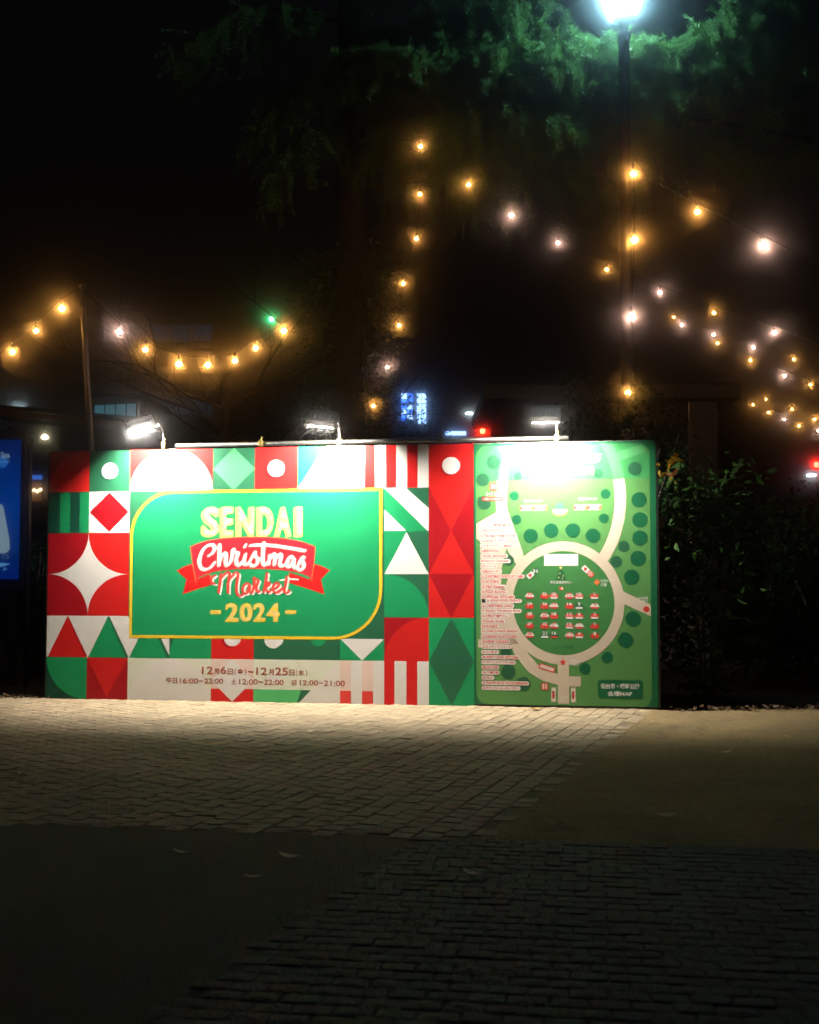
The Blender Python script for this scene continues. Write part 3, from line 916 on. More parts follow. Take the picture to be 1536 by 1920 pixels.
# stalls
cols = [(480, 30), (580, 25), (643, 20), (745, 15), (810, 10), (912, 5)]
rows = [1130, 1196, 1262, 1328, 1390]
rr = random.Random(5)
whiteroof = {30, 15, 19, 4, 23, 17, 7, 26, 11}
for x, top_n in cols:
    for k, y in enumerate(rows):
        num = top_n - k
        A = Art()
        w = num in whiteroof
        g = num in (9, 16, 21)
        A.poly(MP([(x - 23, y + 8), (x + 23, y + 8), (x + 23, y + 22), (x - 23, y + 22)]), 'white' if (not w and rr.random() < .6) else 'mred', 9)
        A.poly(MP([(x - 20, y + 22), (x + 20, y + 22), (x + 20, y + 26), (x - 20, y + 26)]), 'map_tree', 9)
        A.poly(MP([(x - 34, y + 9), (x - 16, y - 13), (x + 16, y - 13), (x + 34, y + 9)]), 'white' if w else ('map_tree2' if g else 'mred'), 10)
        A.text(str(num), mbox(x - (15 if num > 9 else 7), y - 20, x + (15 if num > 9 else 7), y + 2), 'mred' if w else 'white', 12, offset=.02)
        A.build('stall_symbol', mapp)
for x, y, num, ink, rot in ((518, 968, '31', 'map_tree', 40), (884, 985, '32', 'mred', -45)):
    A = Art()
    c, s = math.cos(R(rot)), math.sin(R(rot))
    for k, (dx, ik) in enumerate(((0, ink), (-42 if num == '31' else -42, 'white'))):
        q = [(mc(x) + (a + dx) * S3 / 100 * c - b * S3 / 100 * s, mv(y) + (a + dx) * S3 / 100 * s + b * S3 / 100 * c) for a, b in ((-24, -17), (24, -17), (24, 17), (-24, 17))]
        A.poly(q, ik, 9 + k)
    A.ell(mc(x) - 44 * S3 / 100 * c, mv(y) - 44 * S3 / 100 * s, .02, .02, 'mred', 12, n=8)
    A.text(num, mbox(x - 16, y - 12, x + 16, y + 12), 'white', 12, offset=.02)
    A.build('stall_symbol', mapp)
A = Art()
A.poly(MP([(928, 1022), (948, 1043), (928, 1064), (908, 1043)]), 'orange', 9)
A.text('マグカップ', mbox(952, 1024, 1042, 1042), 'white', 9, offset=.025); A.text('返却', mbox(952, 1048, 994, 1070), 'white', 9, offset=.02)
A.build('mug_return_mark', mapp); A = Art()
A.text('NHK前', mbox(1196, 1136, 1262, 1156), 'white', 9, offset=.02); A.text('入場口', mbox(1200, 1159, 1258, 1180), 'white', 9, offset=.02)
A.ell(mc(1250), mv(1218), .034, .034, 'mred', 9, n=20)
A.build('side_entrance_mark', mapp); A = Art()
A.poly(MP([(700 + (26 if k % 2 == 0 else 11) * math.sin(k * math.pi / 5), 1572 - (26 if k % 2 == 0 else 11) * math.cos(k * math.pi / 5)) for k in range(10)]), 'mred', 9)
A.text('正面側', mbox(746, 1551, 800, 1571), 'white', 9, offset=.02); A.text('入場口', mbox(746, 1575, 802, 1596), 'white', 9, offset=.02)
A.build('main_entrance_mark', mapp); A = Art()
A.text('つどいの広場', mbox(630, 1462, 768, 1484), 'dgreen', 9, offset=.02)
A.build('lawn_name', mapp)
A = Art()
c, s = math.cos(R(-17)), math.sin(R(-17))
def rq(x, y, hw, hh): return [(mc(x) + a * S3 / 100 * c - b * S3 / 100 * s, mv(y) + a * S3 / 100 * s + b * S3 / 100 * c) for a, b in ((-hw, -hh), (hw, -hh), (hw, hh), (-hw, hh))]
A.poly(rq(594, 1611, 55, 18), 'mred', 9); A.poly(rq(594, 1611, 47, 11), 'pink', 10)
A.text('当日券販売所', mbox(552, 1602, 636, 1620), 'white', 11, offset=.02, rot=R(-17))
A.build('ticket_mark', mapp)
for x, y, q in ((238, 398, 25), (578, 1734, 23)):
    A = Art()
    A.rect(*mbox(x - q, y - q, x + q, y + q), 'mred', 10)
    for dx, up in ((-9, 0), (9, 1)):
        A.ell(mc(x + dx), mv(y - 12), .010, .010, 'white', 11, n=10)
        A.poly(MP([(x + dx - (3 if up else 7), y - 6), (x + dx + (3 if up else 7), y - 6), (x + dx + (8 if up else 4), y + 8), (x + dx + 3, y + 8), (x + dx + 3, y + 18), (x + dx - 3, y + 18), (x + dx - 3, y + 8), (x + dx - (8 if up else 4), y + 8)]), 'white', 11)
    A.build('toilet_symbol', mapp)
A = Art(); A.text('トイレ', mbox(192, 434, 265, 460), 'white', 10, offset=.03)
A.poly(rrect(mc(163), mv(493), mc(307), mv(466), .012), 'mred', 10); A.text('※仮設トイレのみ利用可', mbox(172, 472, 300, 488), 'white', 11, offset=.02); A.build('toilet_text', mapp)
for x in (637, 768):
    A = Art()
    A.rect(*mbox(x - 16, 1738, x + 16, 1836), 'beige', 9); A.rect(*mbox(x - 12, 1745, x + 12, 1830), 'pwhite', 10)
    A.rect(*mbox(x - 9, 1762, x + 5, 1812), 'dred', 11); A.poly(MP([(x - 2, 1770), (x + 9, 1790), (x - 2, 1800)]), 'mred', 12)
    A.build('gate_symbol', mapp)
A = Art(); A.text('入口', mbox(678, 1792, 730, 1812), 'white', 9, offset=.03); A.text('ゲート', mbox(678, 1814, 730, 1834), 'white', 9, offset=.03)
A.build('gate_text', mapp); A = Art()
A.poly(rrect(mc(928), mv(1806), mc(1222), mv(1684), .03), 'map_frame', 9)
A.text('仙台市・錦町公園', mbox(948, 1706, 1198, 1742), 'white', 10, offset=.028); A.text('会場MAP', mbox(992, 1757, 1152, 1790), 'white', 10, offset=.028); A.build('map_title', mapp)
# flags and bowl on the upper lawn
for xa in (420, 780):
    A = Art()
    for k in range(4):
        x = xa + k * 46
        A.rect(*mbox(x, 527, x + 44, 562), 'white', 9)
        A.poly(MP([(x, 527), (x, 562), (x + 20, 545)]) if k % 2 == 0 else MP([(x + 44, 527), (x + 44, 562), (x + 20, 545)]), 'orange' if k % 2 else 'mred', 10)
        A.poly(MP([(x + 24, 545), (x + 40, 560), (x + 24, 560)]), 'map_tree', 10)
    A.build('flag_row', mapp)
A = Art(); A.text('飲食エリア', mbox(445, 490, 575, 508), 'white', 9, offset=.03); A.text('休憩スペース', mbox(808, 478, 932, 497), 'white', 9, offset=.03)
A.poly(ering(687, 562, 50, 38, 0, 180, 16), 'orange', 9); A.poly(ering(687, 556, 50, 34, 0, 180, 16), 'white', 10); A.ell(mc(687), mv(538), .05, .05, 'lgreen', 9, n=12); A.build('bowl_symbol', mapp)
# title in the header
A = Art()
A.text('SENDAI', mbox(560, 135, 800, 182), 'pgold', 6, offset=.03)
A.text('Christmas', mbox(410, 196, 962, 246), 'white', 6, offset=.035, shear=.3)
A.rect(*mbox(840, 188, 962, 194), 'white', 6)
A.text('Market 2024', mbox(440, 264, 918, 328), 'pgold', 6, offset=.035)
A.build('map_heading', mapp)
# numbered list of stalls
items = [('1.スイーツ専門店 果樹堂', 355), ('2.NICO TACOS', 288), ('3.The Red Nose Kitchen', 390), ('4.GABURI キッチン', 318), ('5.ブラジルブース AMIGO', 366), ('6.BREWDOG', 274), ('7.ICHI\'s BANANA', 326), ('8.Harry\'s Chowder', 345),
         ('9.ラッシーと', 256), ('10.森のキッチン', 288), ('11.CHRISTMAS SWEETS KITCHEN', 440), ('12.SAYOSHI', 272), ('13.T&G Kitchen', 312), ('14.PIZZA BUONO', 326), ('15.OFFICIAL KITCHEN', 374), ('   by GOOD WOOD TERRACE', 420), ('16.CHRISTMAS LAND', 368),
         ('17.Santa\'s Christmas Shop', 418), ('18.世界の雑貨屋さん', 332), ('19.Dodo Socks', 306), ('20.SUGEEZ', 266), ('21.CHIE JUNKIE SENDAI', 402), ('22.NISHIKIYA KITCHEN', 392), ('23.NENE CHICKEN', 340), ('24.キッチンアンバース', 350),
         ('25.とり麺屋', 264), ('26.WEST CREW KITCHEN', 402), ('27.カフェレストランJaRi', 378), ('28.GO-HEI', 266), ('29.蜜蜂園芸', 268), ('30.牧人', 232), ('31.THE FRY BOYZ TACOS OKINAWA', 466), ('32.アニーコーヒーロースター', 408)]
y = 660.0
for k, (t, x1) in enumerate(items):
    A = Art()
    xl = 152 + k * .3
    sub = t.startswith(' ')
    if sub: xl = 192; t = t.strip(); A.rect(*mbox(158, y - 11, 182, y + 11), 'black', 12)
    A.poly(rrect(mc(xl - 8), mv(y + 13.5), mc(x1 + 8), mv(y - 13.5), .020), 'pwhite', 11)
    A.text(t, mbox(xl, y - 10, x1, y + 9.5), 'red', 12, offset=.03)
    A.build('stall_list_line', mapp)
    y += 26 if k == 14 else (33 if k == 15 else 34.35)

# edge trim, top tube and couplers, back props
mb = MB()
mb.box((BW + .012, 0.004, BH / 2 + .02), (.024, .07, BH + .01), m_frame_dk); mb.build('end_trim', bill)
mb = MB()
mb.box((-.010, 0.004, BH / 2 + .02), (.016, .066, BH), m_frame_dk); mb.build('end_trim', bill)
mb = MB(); mb.box((BW / 2, 0.0, .003), (BW - .02, .05, .03), m_frame_dk); mb.build('bottom_rail', bill)
ta, tb = bp(330, 828)[0], bp(1066, 815)[0]
mb = MB(); mb.tube([(ta, -.01, BH + .045), ((ta + tb) / 2, -.01, BH + .05), (tb, -.01, BH + .045)], .0265, m_galv, n=14); mb.build('top_tube', bill)
def coupler(u, parent):
    mb = MB()
    mb.box((u, -.012, BH + .05), (.06, .075, .075), m_brass, bev=.012)
    mb.tube([(u + .01, -.012, BH + .07), (u + .01, -.012, BH + .135)], .008, m_brass, n=6)
    mb.lathe([(.014, 0), (.014, .014)], m_brass, 6, (u + .01, -.012, BH + .12))
    mb.tube([(u - .03, -.05, BH + .03), (u - .03, .03, BH + .10)], .007, m_brass, n=6)
    mb.build('coupler', parent)
for px in (490, 826): coupler(bp(px, 830)[0], bill)
for u in (.7, 2.4, 4.1, 5.8, 7.1):
    mb = MB(); mb.tube([(u, .05, .02), (u, .05, BH - .05)], .0243, m_galv); mb.tube([(u, .06, 2.2), (u, 1.2, -.05)], .0243, m_galv); mb.build('back_prop', bill)

# ================================================================== FLOODLIGHTS
m_alu = mat('white_flood_housing', (0.28, 0.28, 0.27), 0.4, var=0.05)
m_led = glow('led_panel', (1.0, 0.91, 0.78), FLOOD_E)
m_rim = glow('lens_glare_light', (1.0, 0.9, 0.78), 130.0)
def floodlight(px, py, out, pitch, yaw, label, roll=0.0, lip=.009):
    """LED floodlight on an arm clamped to the top tube; pitch 0 = face straight down, + = face towards the board"""
    u = bp(px, 830)[0]
    base = GL + BD * u + BN * .012 + Vector((0, 0, BH + .05))
    e = empty('floodlight', base, BROT, label, 'floodlight', 'floodlights clamped along the top of the billboard')
    zc_ = (at(px, py, base.y - out * .9).z) - base.z
    mb = MB()   # clamp
    mb.box((.10, 0, .0), (.05, .07, .08), m_brass, bev=.01); mb.tube([(.115, -.02, .03), (.115, -.02, .09)], .007, m_brass, n=6); mb.build('clamp', e)
    mb = MB()   # arm rises and leans forward
    mb.tube([(.10, 0, .03), (.10, -.03, zc_ * .7 + .07), (.09, -out * .55, zc_ + .17), (.02, -out, zc_ + .17)], .014, m_alu, n=8); mb.build('arm', e)
    Rm = Matrix.Rotation(yaw, 3, 'Z') @ Matrix.Rotation(pitch, 3, 'X') @ Matrix.Rotation(roll, 3, 'Y')
    c = Vector((0, -out, zc_))
    mb = MB()
    mb.box(c + Rm @ Vector((0, 0, .102)), (.33, .26, .022), m_alu, rot=Rm, bev=.006)
    for sx in (-1, 1): mb.box(c + Rm @ Vector((sx * .158, 0, .046)), (.012, .26, .090), m_alu, rot=Rm)
    for sy, hh in ((-1, .05), (1, .125)): mb.box(c + Rm @ Vector((0, sy * .124, .091 - hh / 2)), (.304, .012, hh), m_alu, rot=Rm)  # walls shaped to cut the beam; deep back one shields the background
    h = mb.build('housing', e)
    for k in range(9):
        m2 = MB(); m2.box(c + Rm @ Vector((-.14 + k * .035, 0, .128)), (.006, .20, .03), m_alu, rot=Rm); m2.build('fin', h)
    mb = MB()
    pts = [Vector(p) for p in ((-.18, 0, .05), (-.18, 0, .165), (.18, 0, .165), (.18, 0, .05))]
    for a, b in zip(pts[:-1], pts[1:]):
        d = (b - a); mb.box(c + Rm @ ((a + b) / 2), (abs(d.x) + .012, .03, abs(d.z) + .006), m_alu, rot=Rm)
    mb.build('yoke', e)
    mb = MB(); mb.box(c + Rm @ Vector((0, 0, .086)), (.16, .11, .008), m_led, rot=Rm); mb.build('led_panel', e)
    mb = MB(); mb.box(c + Rm @ Vector((0, -.118, .037 - lip / 2)), (.29, .008, lip), m_rim, rot=Rm); mb.build('lens_glare_strip', e)  # glow strip added for the bright line of the hidden LED face
    return e
floodlight(294, 806, .40, R(24), R(6), 'white LED floodlight glaring towards the camera above the white half circle', R(-16), lip=.032)
floodlight(622, 797, .42, R(33), R(-3), 'white LED floodlight on a leaning arm above the white triangle tile', R(10))
floodlight(1028, 789, .44, R(33), R(2), 'white LED floodlight above the park map', 0)

# ================================================================== STREET LAMP
m_black = mat('black_paint', (0.012, 0.013, 0.014), 0.4, var=0.1)
m_lamp = glow('lantern_light', (0.42, 0.84, 1.0), LAMP_E)
LY = 15.9
lp = at(1174, 500, LY)
lx = lp.x
zl = at(1174, 32, LY).z
lampo = empty('street_lamp', (lx, LY, 0), 0, 'tall black street lamp post with glowing white lantern', 'street lamp')
mb = MB(); mb.lathe([(.13, 0), (.13, .5), (.105, .62), (.085, .9), (.083, 6), (.078, zl - .35), (.09, zl - .3), (.09, zl - .24), (.055, zl - .2), (.07, zl - .1), (.16, zl - .03), (.17, zl)], m_black, 18); mb.build('post', lampo)
mb = MB()
def frus(mb, z0, r0, z1, r1, m, n=4, off=math.pi / 4):
    v = [(r * math.cos(off + 2 * math.pi * k / n), r * math.sin(off + 2 * math.pi * k / n), z) for z, r in ((z0, r0), (z1, r1)) for k in range(n)]
    f = [(k, (k + 1) % n, n + (k + 1) % n, n + k) for k in range(n)] + [tuple(range(n - 1, -1, -1)), tuple(range(n, 2 * n))]
    mb.add(v, f, m)
frus(mb, zl + .005, .215, zl + .62, .40, m_lamp); mb.build('lantern_glass', lampo)
mb = MB()
frus(mb, zl + .62, .44, zl + .68, .44, m_black); frus(mb, zl + .68, .42, zl + .92, .12, m_black); mb.lathe([(.03, zl + .92), (.05, zl + .98), (.02, zl + 1.06)], m_black, 8); mb.build('lantern_roof', lampo)
for k in range(4):
    a = math.pi / 4 + k * math.pi / 2
    mb = MB(); mb.tube([(.222 * math.cos(a), .222 * math.sin(a), zl), (.408 * math.cos(a), .408 * math.sin(a), zl + .63)], .012, m_black, n=6); mb.build('lantern_bar', lampo)
m_paper = mat('paper_band', (0.45, 0.42, 0.38), 0.8, var=0.15, scale=15)
zb0, zb1 = at(1180, 829, LY).z, at(1180, 806, LY).z
mb = MB(); mb.lathe([(.0875, zb0), (.0875, zb1)], m_paper, 18); mb.build('notice_band', lampo)

# ================================================================== STRING LIGHTS
m_fil = glow('bulb_glow', (1.0, 0.43, 0.09), BULB_E)
m_fil2 = glow('bulb_glow_white', (1.0, 0.58, 0.44), BULB_E)
m_glass = glassy('bulb_glass', (1.0, .97, .92))
m_cable = mat('cable_black', (0.005, 0.005, 0.005), 0.6)
m_sock = mat('socket_black', (0.02, 0.018, 0.016), 0.4)
mbx_ = MB(); mbx_.lathe([(.012, -.088), (.028, -.078), (.037, -.055), (.034, -.03), (.018, -.004), (.014, .0)], m_glass, 12); BULB_ME = mbx_.mesh('bulb')
def core(m):
    q = MB(); q.lathe([(.008, -.070), (.026, -.055), (.026, -.042), (.010, -.025)], m, 4, smooth=False); return q.mesh('filament')
FIL = [core(m_fil), core(m_fil2)]
q = MB(); q.lathe([(.017, -.004), (.018, .03), (.012, .045), (.008, .06)], m_sock, 10); SOCK_ME = q.mesh('socket')
def string_light(pts, label, ends=(), sag=0.10, whites=(), scale=1.0, tilt=True, group='warm bulb string lights'):
    """pts: bulb positions (world). cable runs just above them"""
    e = empty('string_light', pts[0], 0, label, 'string light', group)
    o = Vector(pts[0])
    cab = [Vector(p) + Vector((0, 0, .06)) for p in pts]
    if ends:
        if ends[0] is not None: cab = [Vector(ends[0])] + cab
        if ends[1] is not None: cab = cab + [Vector(ends[1])]
    mb = MB(); mb.tube([p - o for p in catmull(cab, 5)], .0045, m_cable, n=5, cap=False); mb.build('cable', e)
    for k, p in enumerate(pts):
        loc = Vector(p) - o
        b = link('bulb', BULB_ME, e, loc)
        rx, ry = (random.gauss(0, .15), random.gauss(0, .15)) if tilt else (0, 0)
        b.rotation_euler = (rx, ry, 0); b.scale = (scale * random.uniform(.82, 1.2),) * 3
        fl = link('filament', FIL[1 if k in whites else 0], b)
        so = link('socket', SOCK_ME, e, loc); so.rotation_euler = b.rotation_euler; so.scale = (scale,) * 3
    return e
def pp(l): return [at(x, y - 2, Y) + Vector((0, 0, .05)) for x, y, Y in l]
PY = 15.4
string_light(pp([(22, 661, 15.3), (68, 622, 15.35), (115, 578, 15.4)]), 'warm bulb string climbing to the left pole from the frame edge', (at(-30, 690, 15.2), at(150, 541, PY)), scale=1.25)
string_light(pp([(223, 623, 15.4), (273, 657, 15.5), (336, 682, 15.7), (390, 685, 15.9), (441, 678, 16.2), (480, 654, 16.5), (533, 621, 16.8)]),
             'warm bulb string sagging in a curve above the billboard\'s left half', (at(158, 545, PY), at(575, 570, 17.2)), whites=(0,), scale=1.25)
string_light(pp([(788, 277, 16.9), (788, 367, 16.85), (781, 451, 16.8), (756, 535, 16.7), (748, 614, 16.6), (725, 693, 16.5), (701, 765, 16.4)]),
             'warm bulb string hanging steeply beside the big trunk', (at(795, 215, 17.0), at(690, 830, 16.3)), whites=(5,), scale=.8)
string_light(pp([(880, 349, 18.6), (958, 406, 18.3), (1046, 459, 18.0), (1138, 509, 17.8), (1238, 552, 17.6), (1340, 591, 17.4), (1452, 627, 17.2)]),
             'bulb string slanting down to the right behind the lamp post', (at(795, 280, 18.9), at(1600, 675, 16.8)), whites=(1, 2, 4, 6), scale=.85)
string_light(pp([(1188, 325, 15.68), (1190, 447, 15.68), (1185, 594, 15.66), (1179, 737, 15.66)]),
             'four warm bulbs running down the street lamp post', (at(1186, 280, 15.7), at(1178, 800, 15.72)), whites=(2,), scale=1.45)
string_light(pp([(1306, 399, 15.0), (1430, 460, 14.2)]), 'two large warm bulbs on the string going right from the lamp post', (at(1190, 318, 15.72), at(1620, 540, 13.2)), whites=(1,), scale=1.45)
string_light(pp([(1264, 597, 38), (1279, 611, 36), (1338, 629, 35), (1345, 646, 34), (1408, 678, 33), (1472, 707, 32), (1519, 724, 31)]),
             'far bulb string, upper of those dropping towards the right edge', (at(1240, 570, 40), at(1600, 760, 29)), whites=(1, 2, 5), scale=1.0)
string_light(pp([(1412, 653, 34), (1489, 676, 32)]), 'short far bulb string just under the white bulb at right', (at(1370, 640, 36), at(1570, 700, 30)), whites=(0,), scale=1.0)
string_light(pp([(1412, 761, 44), (1437, 751, 43), (1485, 769, 42), (1527, 788, 41)]), 'small far bulb string near the right edge, upper of the two lowest', (at(1390, 772, 46), at(1580, 810, 39)), scale=1.0)
string_light(pp([(1441, 775, 46), (1471, 788, 45), (1499, 800, 44), (1534, 810, 43)]), 'small far bulb string near the right edge, lowest of all', (at(1410, 762, 48), at(1600, 835, 41)), whites=(1, 3), scale=1.0)

m_pole = mat('brown_steel_pole', (0.042, 0.042, 0.044), 0.4, metal=0.3, var=0.2, scale=20)
pt = at(153, 538, PY); pb = at(172, 860, PY); pdir = (pb - pt).normalized(); foot = pt + pdir * (pt.z / -pdir.z)
e = empty('light_pole', foot, 0, 'slim leaning metal pole holding up the string lights at left', 'pole')
mb = MB(); mb.tube([(0, 0, 0), pt - foot], .040, m_pole, n=14); mb.build('shaft', e)
mb = MB(); mb.lathe([(.047, 0), (.047, .03), (.02, .05)], m_pole, 12, pt - foot); mb.build('cap', e)
mb = MB(); mb.lathe([(.2, 0), (.2, .03), (.09, .05), (.07, .12)], m_pole, 16); mb.build('foot_plate', e)

# ================================================================== TREES
m_bark = mat('cedar_bark', (0.05, 0.042, 0.036), 0.95, color2=(0.018, 0.016, 0.014), scale=9, bump=1.0, bscale=16)
m_needle = mat('cedar_needles', (0.14, 0.27, 0.06), 0.55, color2=(0.05, 0.15, 0.045), scale=1.6, transl=0.35)
m_twig = mat('dry_twigs', (0.12, 0.10, 0.08), 0.9, var=0.3)
m_cone = mat('pale_cones', (0.42, 0.36, 0.26), 0.8, var=0.2)
m_ivy = mat('ivy_leaves', (0.040, 0.12, 0.028), 0.45, color2=(0.02, 0.06, 0.018), scale=2.5, transl=0.15)

def vnorm(a): return a / np.maximum(1e-9, np.linalg.norm(a, axis=-1, keepdims=True))

def needles(seg_p, seg_d, count, length, width, up=0.35):
    """thin tapered blades around twig points: seg_p (N,3), seg_d (N,3)"""
    N = len(seg_p)
    p = np.repeat(seg_p, count, 0); d = np.repeat(seg_d, count, 0)
    q = vnorm(rng.normal(size=p.shape))
    dirn = vnorm(d * rng.uniform(.15, .9, (len(p), 1)) + q * .85 + np.array([0, 0, up]))
    ln = length * rng.uniform(.6, 1.25, (len(p), 1))
    side = vnorm(np.cross(dirn, vnorm(rng.normal(size=p.shape)))) * (width * rng.uniform(.7, 1.3, (len(p), 1)))
    p = p + rng.normal(scale=.012, size=p.shape)
    v = np.empty((len(p), 3, 3), np.float32)
    v[:, 0] = p - side; v[:, 1] = p + side; v[:, 2] = p + dirn * ln
    return v.reshape(-1, 3)

def grow_branch(poly, twig_gap, twig_len, droop, spread=1.0, step=.035, count=7, nl=.085, nw=.0065):
    """poly: limb points. Side twigs leave it flat and hang at the tips. returns blade verts, twig polylines, points"""
    P_ = [np.array(p) for p in catmull(poly, 10)]
    pts = []; acc = 0.0
    for a, b in zip(P_[:-1], P_[1:]):
        L = np.linalg.norm(b - a)
        while acc < L:
            pts.append((a + (b - a) * acc / max(L, 1e-6), (b - a) / max(L, 1e-6)))
            acc += twig_gap * rng.uniform(.5, 1.5)
        acc -= L
    tot = len(pts)
    SP = []; SD = []; twigs = []
    for i, (p, d) in enumerate(pts):
        t = i / max(1, tot - 1)
        if t < .06: continue
        for sgn in (-1, 1):
            if rng.random() < .12: continue
            ang = rng.uniform(.6, 1.5) * sgn
            h = np.array([d[0] * math.cos(ang) - d[1] * math.sin(ang), d[0] * math.sin(ang) + d[1] * math.cos(ang), rng.uniform(-.1, .22)])
            h = h / np.linalg.norm(h)
            L = twig_len * rng.uniform(.45, 1.2) * (1.15 - .75 * abs(t - .45)) * spread
            n = max(3, int(L / step))
            q = p.copy(); dd = h.copy(); line = [q.copy()]
            dr = droop * rng.uniform(.4, 1.6)
            for k in range(n):
                dd = dd + np.array([0, 0, -dr * step * (1 + 2.0 * k / n)]) + rng.normal(scale=.05, size=3)
                dd = dd / np.linalg.norm(dd)
                q = q + dd * step
                SP.append(q.copy()); SD.append(dd.copy())
                line.append(q.copy())
                # short hanging side shoots
                if rng.random() < .22:
                    q2 = q.copy(); d2 = vnorm(dd + rng.normal(scale=.7, size=3) + np.array([0, 0, -.35 * dr]))
                    for kk in range(int(rng.integers(3, 9))):
                        d2 = vnorm(d2 + np.array([0, 0, -dr * step * 1.5])); q2 = q2 + d2 * step
                        SP.append(q2.copy()); SD.append(d2.copy())
            if rng.random() < .5: twigs.append(line[::3])
    SP = np.array(SP); SD = np.array(SD)
    return needles(SP, SD, count, nl, nw), twigs, SP

def cedar(name, base, height, r0, limbs, label, ivy=None, extra=None):
    e = empty(name, base, 0, label, 'tree')
    b0 = Vector(base)
    mb = MB()
    n = 14
    pts = [Vector((.04 * math.sin(k * .9), .05 * math.cos(k * 1.3), -.06 + height * k / n)) for k in range(n + 1)]
    mb.tube(pts, [r0 * (1.35 if k == 0 else 1.0) * (1 - .55 * k / n) for k in range(n + 1)], m_bark, n=14)
    trunk = mb.build('trunk', e)
    V = []; SPall = []
    for poly, gap, tl, dr, opts in limbs:
        rad0 = .05
        lp_ = catmull(poly, 6)
        mb = MB()
        mb.tube([p - b0 for p in lp_], [max(.008, rad0 * (1 - .85 * k / (len(lp_) - 1))) for k in range(len(lp_))], m_bark, n=7)
        limb = mb.build('limb', e)
        v, tw, sp = grow_branch(poly, gap, tl, dr, **opts)
        V.append(v); SPall.append(sp)
        mb = MB()
        for line in tw:
            mb.tube([Vector(p) - b0 for p in line], [.006 * (1 - .7 * k / len(line)) for k in range(len(line))], m_bark, n=3, cap=False)
        t = mb.build('twigs', limb); t['kind'] = 'stuff'
    V = np.concatenate(V) - np.array(b0, np.float32)
    F = np.arange(len(V), dtype=np.int32).reshape(-1, 3)
    c = link('crown', np_mesh('crown', V, F, m_needle), e)
    c['kind'] = 'stuff'
    if extra: extra(e, b0, SPall)
    return e, trunk

def L_(*pts): return [at(*p) for p in pts]
TY = 19.2
tb_ = at(655, 900, TY); tb_.z = -.06
D = {}
dense = dict(count=10)
sparse = dict(count=5, step=.05)
limbsA = [
    (L_((655, 150, 19.2), (850, 118, 18), (1010, 100, 17.1), (1180, 92, 16.8), (1310, 112, 16.6)), .04, .8, .9, dense),
    (L_((655, 170, 19.2), (850, 140, 17.9), (1000, 122, 17.0), (1150, 120, 16.75), (1330, 150, 16.6)), .04, .8, 1.0, dense),
    (L_((655, 190, 19.2), (850, 165, 17.8), (980, 150, 17.0), (1120, 152, 16.8), (1280, 175, 16.7)), .045, .8, 1.1, dense),
    (L_((655, 190, 19.2), (800, 140, 18.4), (950, 105, 17.7), (1130, 98, 17.1), (1270, 110, 16.9), (1350, 160, 16.8)), .055, .95, 1.5, dense),
    (L_((655, 170, 19.2), (820, 150, 18.8), (1000, 125, 18.3), (1180, 115, 17.9), (1330, 150, 17.6)), .065, 1.0, 1.6, dense),
    (L_((660, 230, 19.2), (820, 185, 18.4), (960, 165, 17.6), (1090, 170, 17.0), (1230, 195, 16.7)), .065, .95, 1.7, dense),
    (L_((660, 300, 19.2), (780, 235, 18.2), (900, 205, 17.4), (1000, 215, 16.9), (1070, 260, 16.7)), .07, 1.0, 1.7, dense),
    (L_((660, 320, 19.2), (850, 270, 18.8), (1050, 250, 18.4), (1250, 260, 18.0), (1420, 300, 17.6)), .085, 1.0, 1.5, sparse),
    (L_((655, 90, 19.2), (760, 60, 18.5), (880, 30, 17.8), (1000, 35, 17.2)), .07, .9, 1.7, dense),
    (L_((655, -20, 19.2), (800, -50, 18.4), (950, -30, 17.7), (1060, 30, 17.3)), .08, .9, 1.6, sparse),
    (L_((650, 130, 19.2), (590, 150, 18.6), (540, 195, 18.2), (490, 270, 18.0)), .08, .8, 1.7, sparse),
    (L_((650, 230, 19.2), (590, 250, 18.4), (550, 300, 18.0), (520, 380, 17.9)), .08, .8, 1.8, sparse),
    (L_((652, 160, 19.2), (690, 110, 18.2), (740, 95, 17.5), (800, 120, 17.0)), .07, .8, 1.7, dense),
    (L_((660, 350, 19.2), (900, 330, 19.4), (1050, 330, 19.2), (1180, 370, 19.0)), .10, 1.0, 1.6, sparse),
    (L_((640, 40, 19.2), (520, 20, 18.8), (420, 60, 18.6), (330, 110, 18.5)), .10, .9, 1.5, sparse),
]
def add_cones(e, b0, SPall):
    sp = np.concatenate(SPall[:4])
    idx = rng.choice(len(sp), 500, replace=False)
    k = 0
    me = MB(); me.lathe([(.006, 0), (.022, .03), (.024, .06), (.012, .09), (.004, .10)], m_cone, 7)
    me = me.mesh('cone')
    for i in idx:
        p = sp[i]
        if p[2] > 8.3 and p[0] > 0.8 and k < 40:
            o = link('cone', me, e, Vector(p) - b0 + Vector((0, 0, .02))); o.rotation_euler = (rng.normal() * .2, rng.normal() * .2, 0); k += 1
    # ivy climbing the lower trunk
    n = 14000
    zz = rng.uniform(.2, 6.8, n); a = rng.uniform(0, 2 * math.pi, n)
    rad = (.30 + .28 * np.abs(np.sin(zz * 1.7 + np.sin(a * 2))) + rng.exponential(.12, n)) * np.where(zz < 3.3, 1.45, 1.0)
    leaf_cloud('ivy', np.stack([rad * np.cos(a), rad * np.sin(a), zz], 1), .075, m_ivy, e, outward=True)

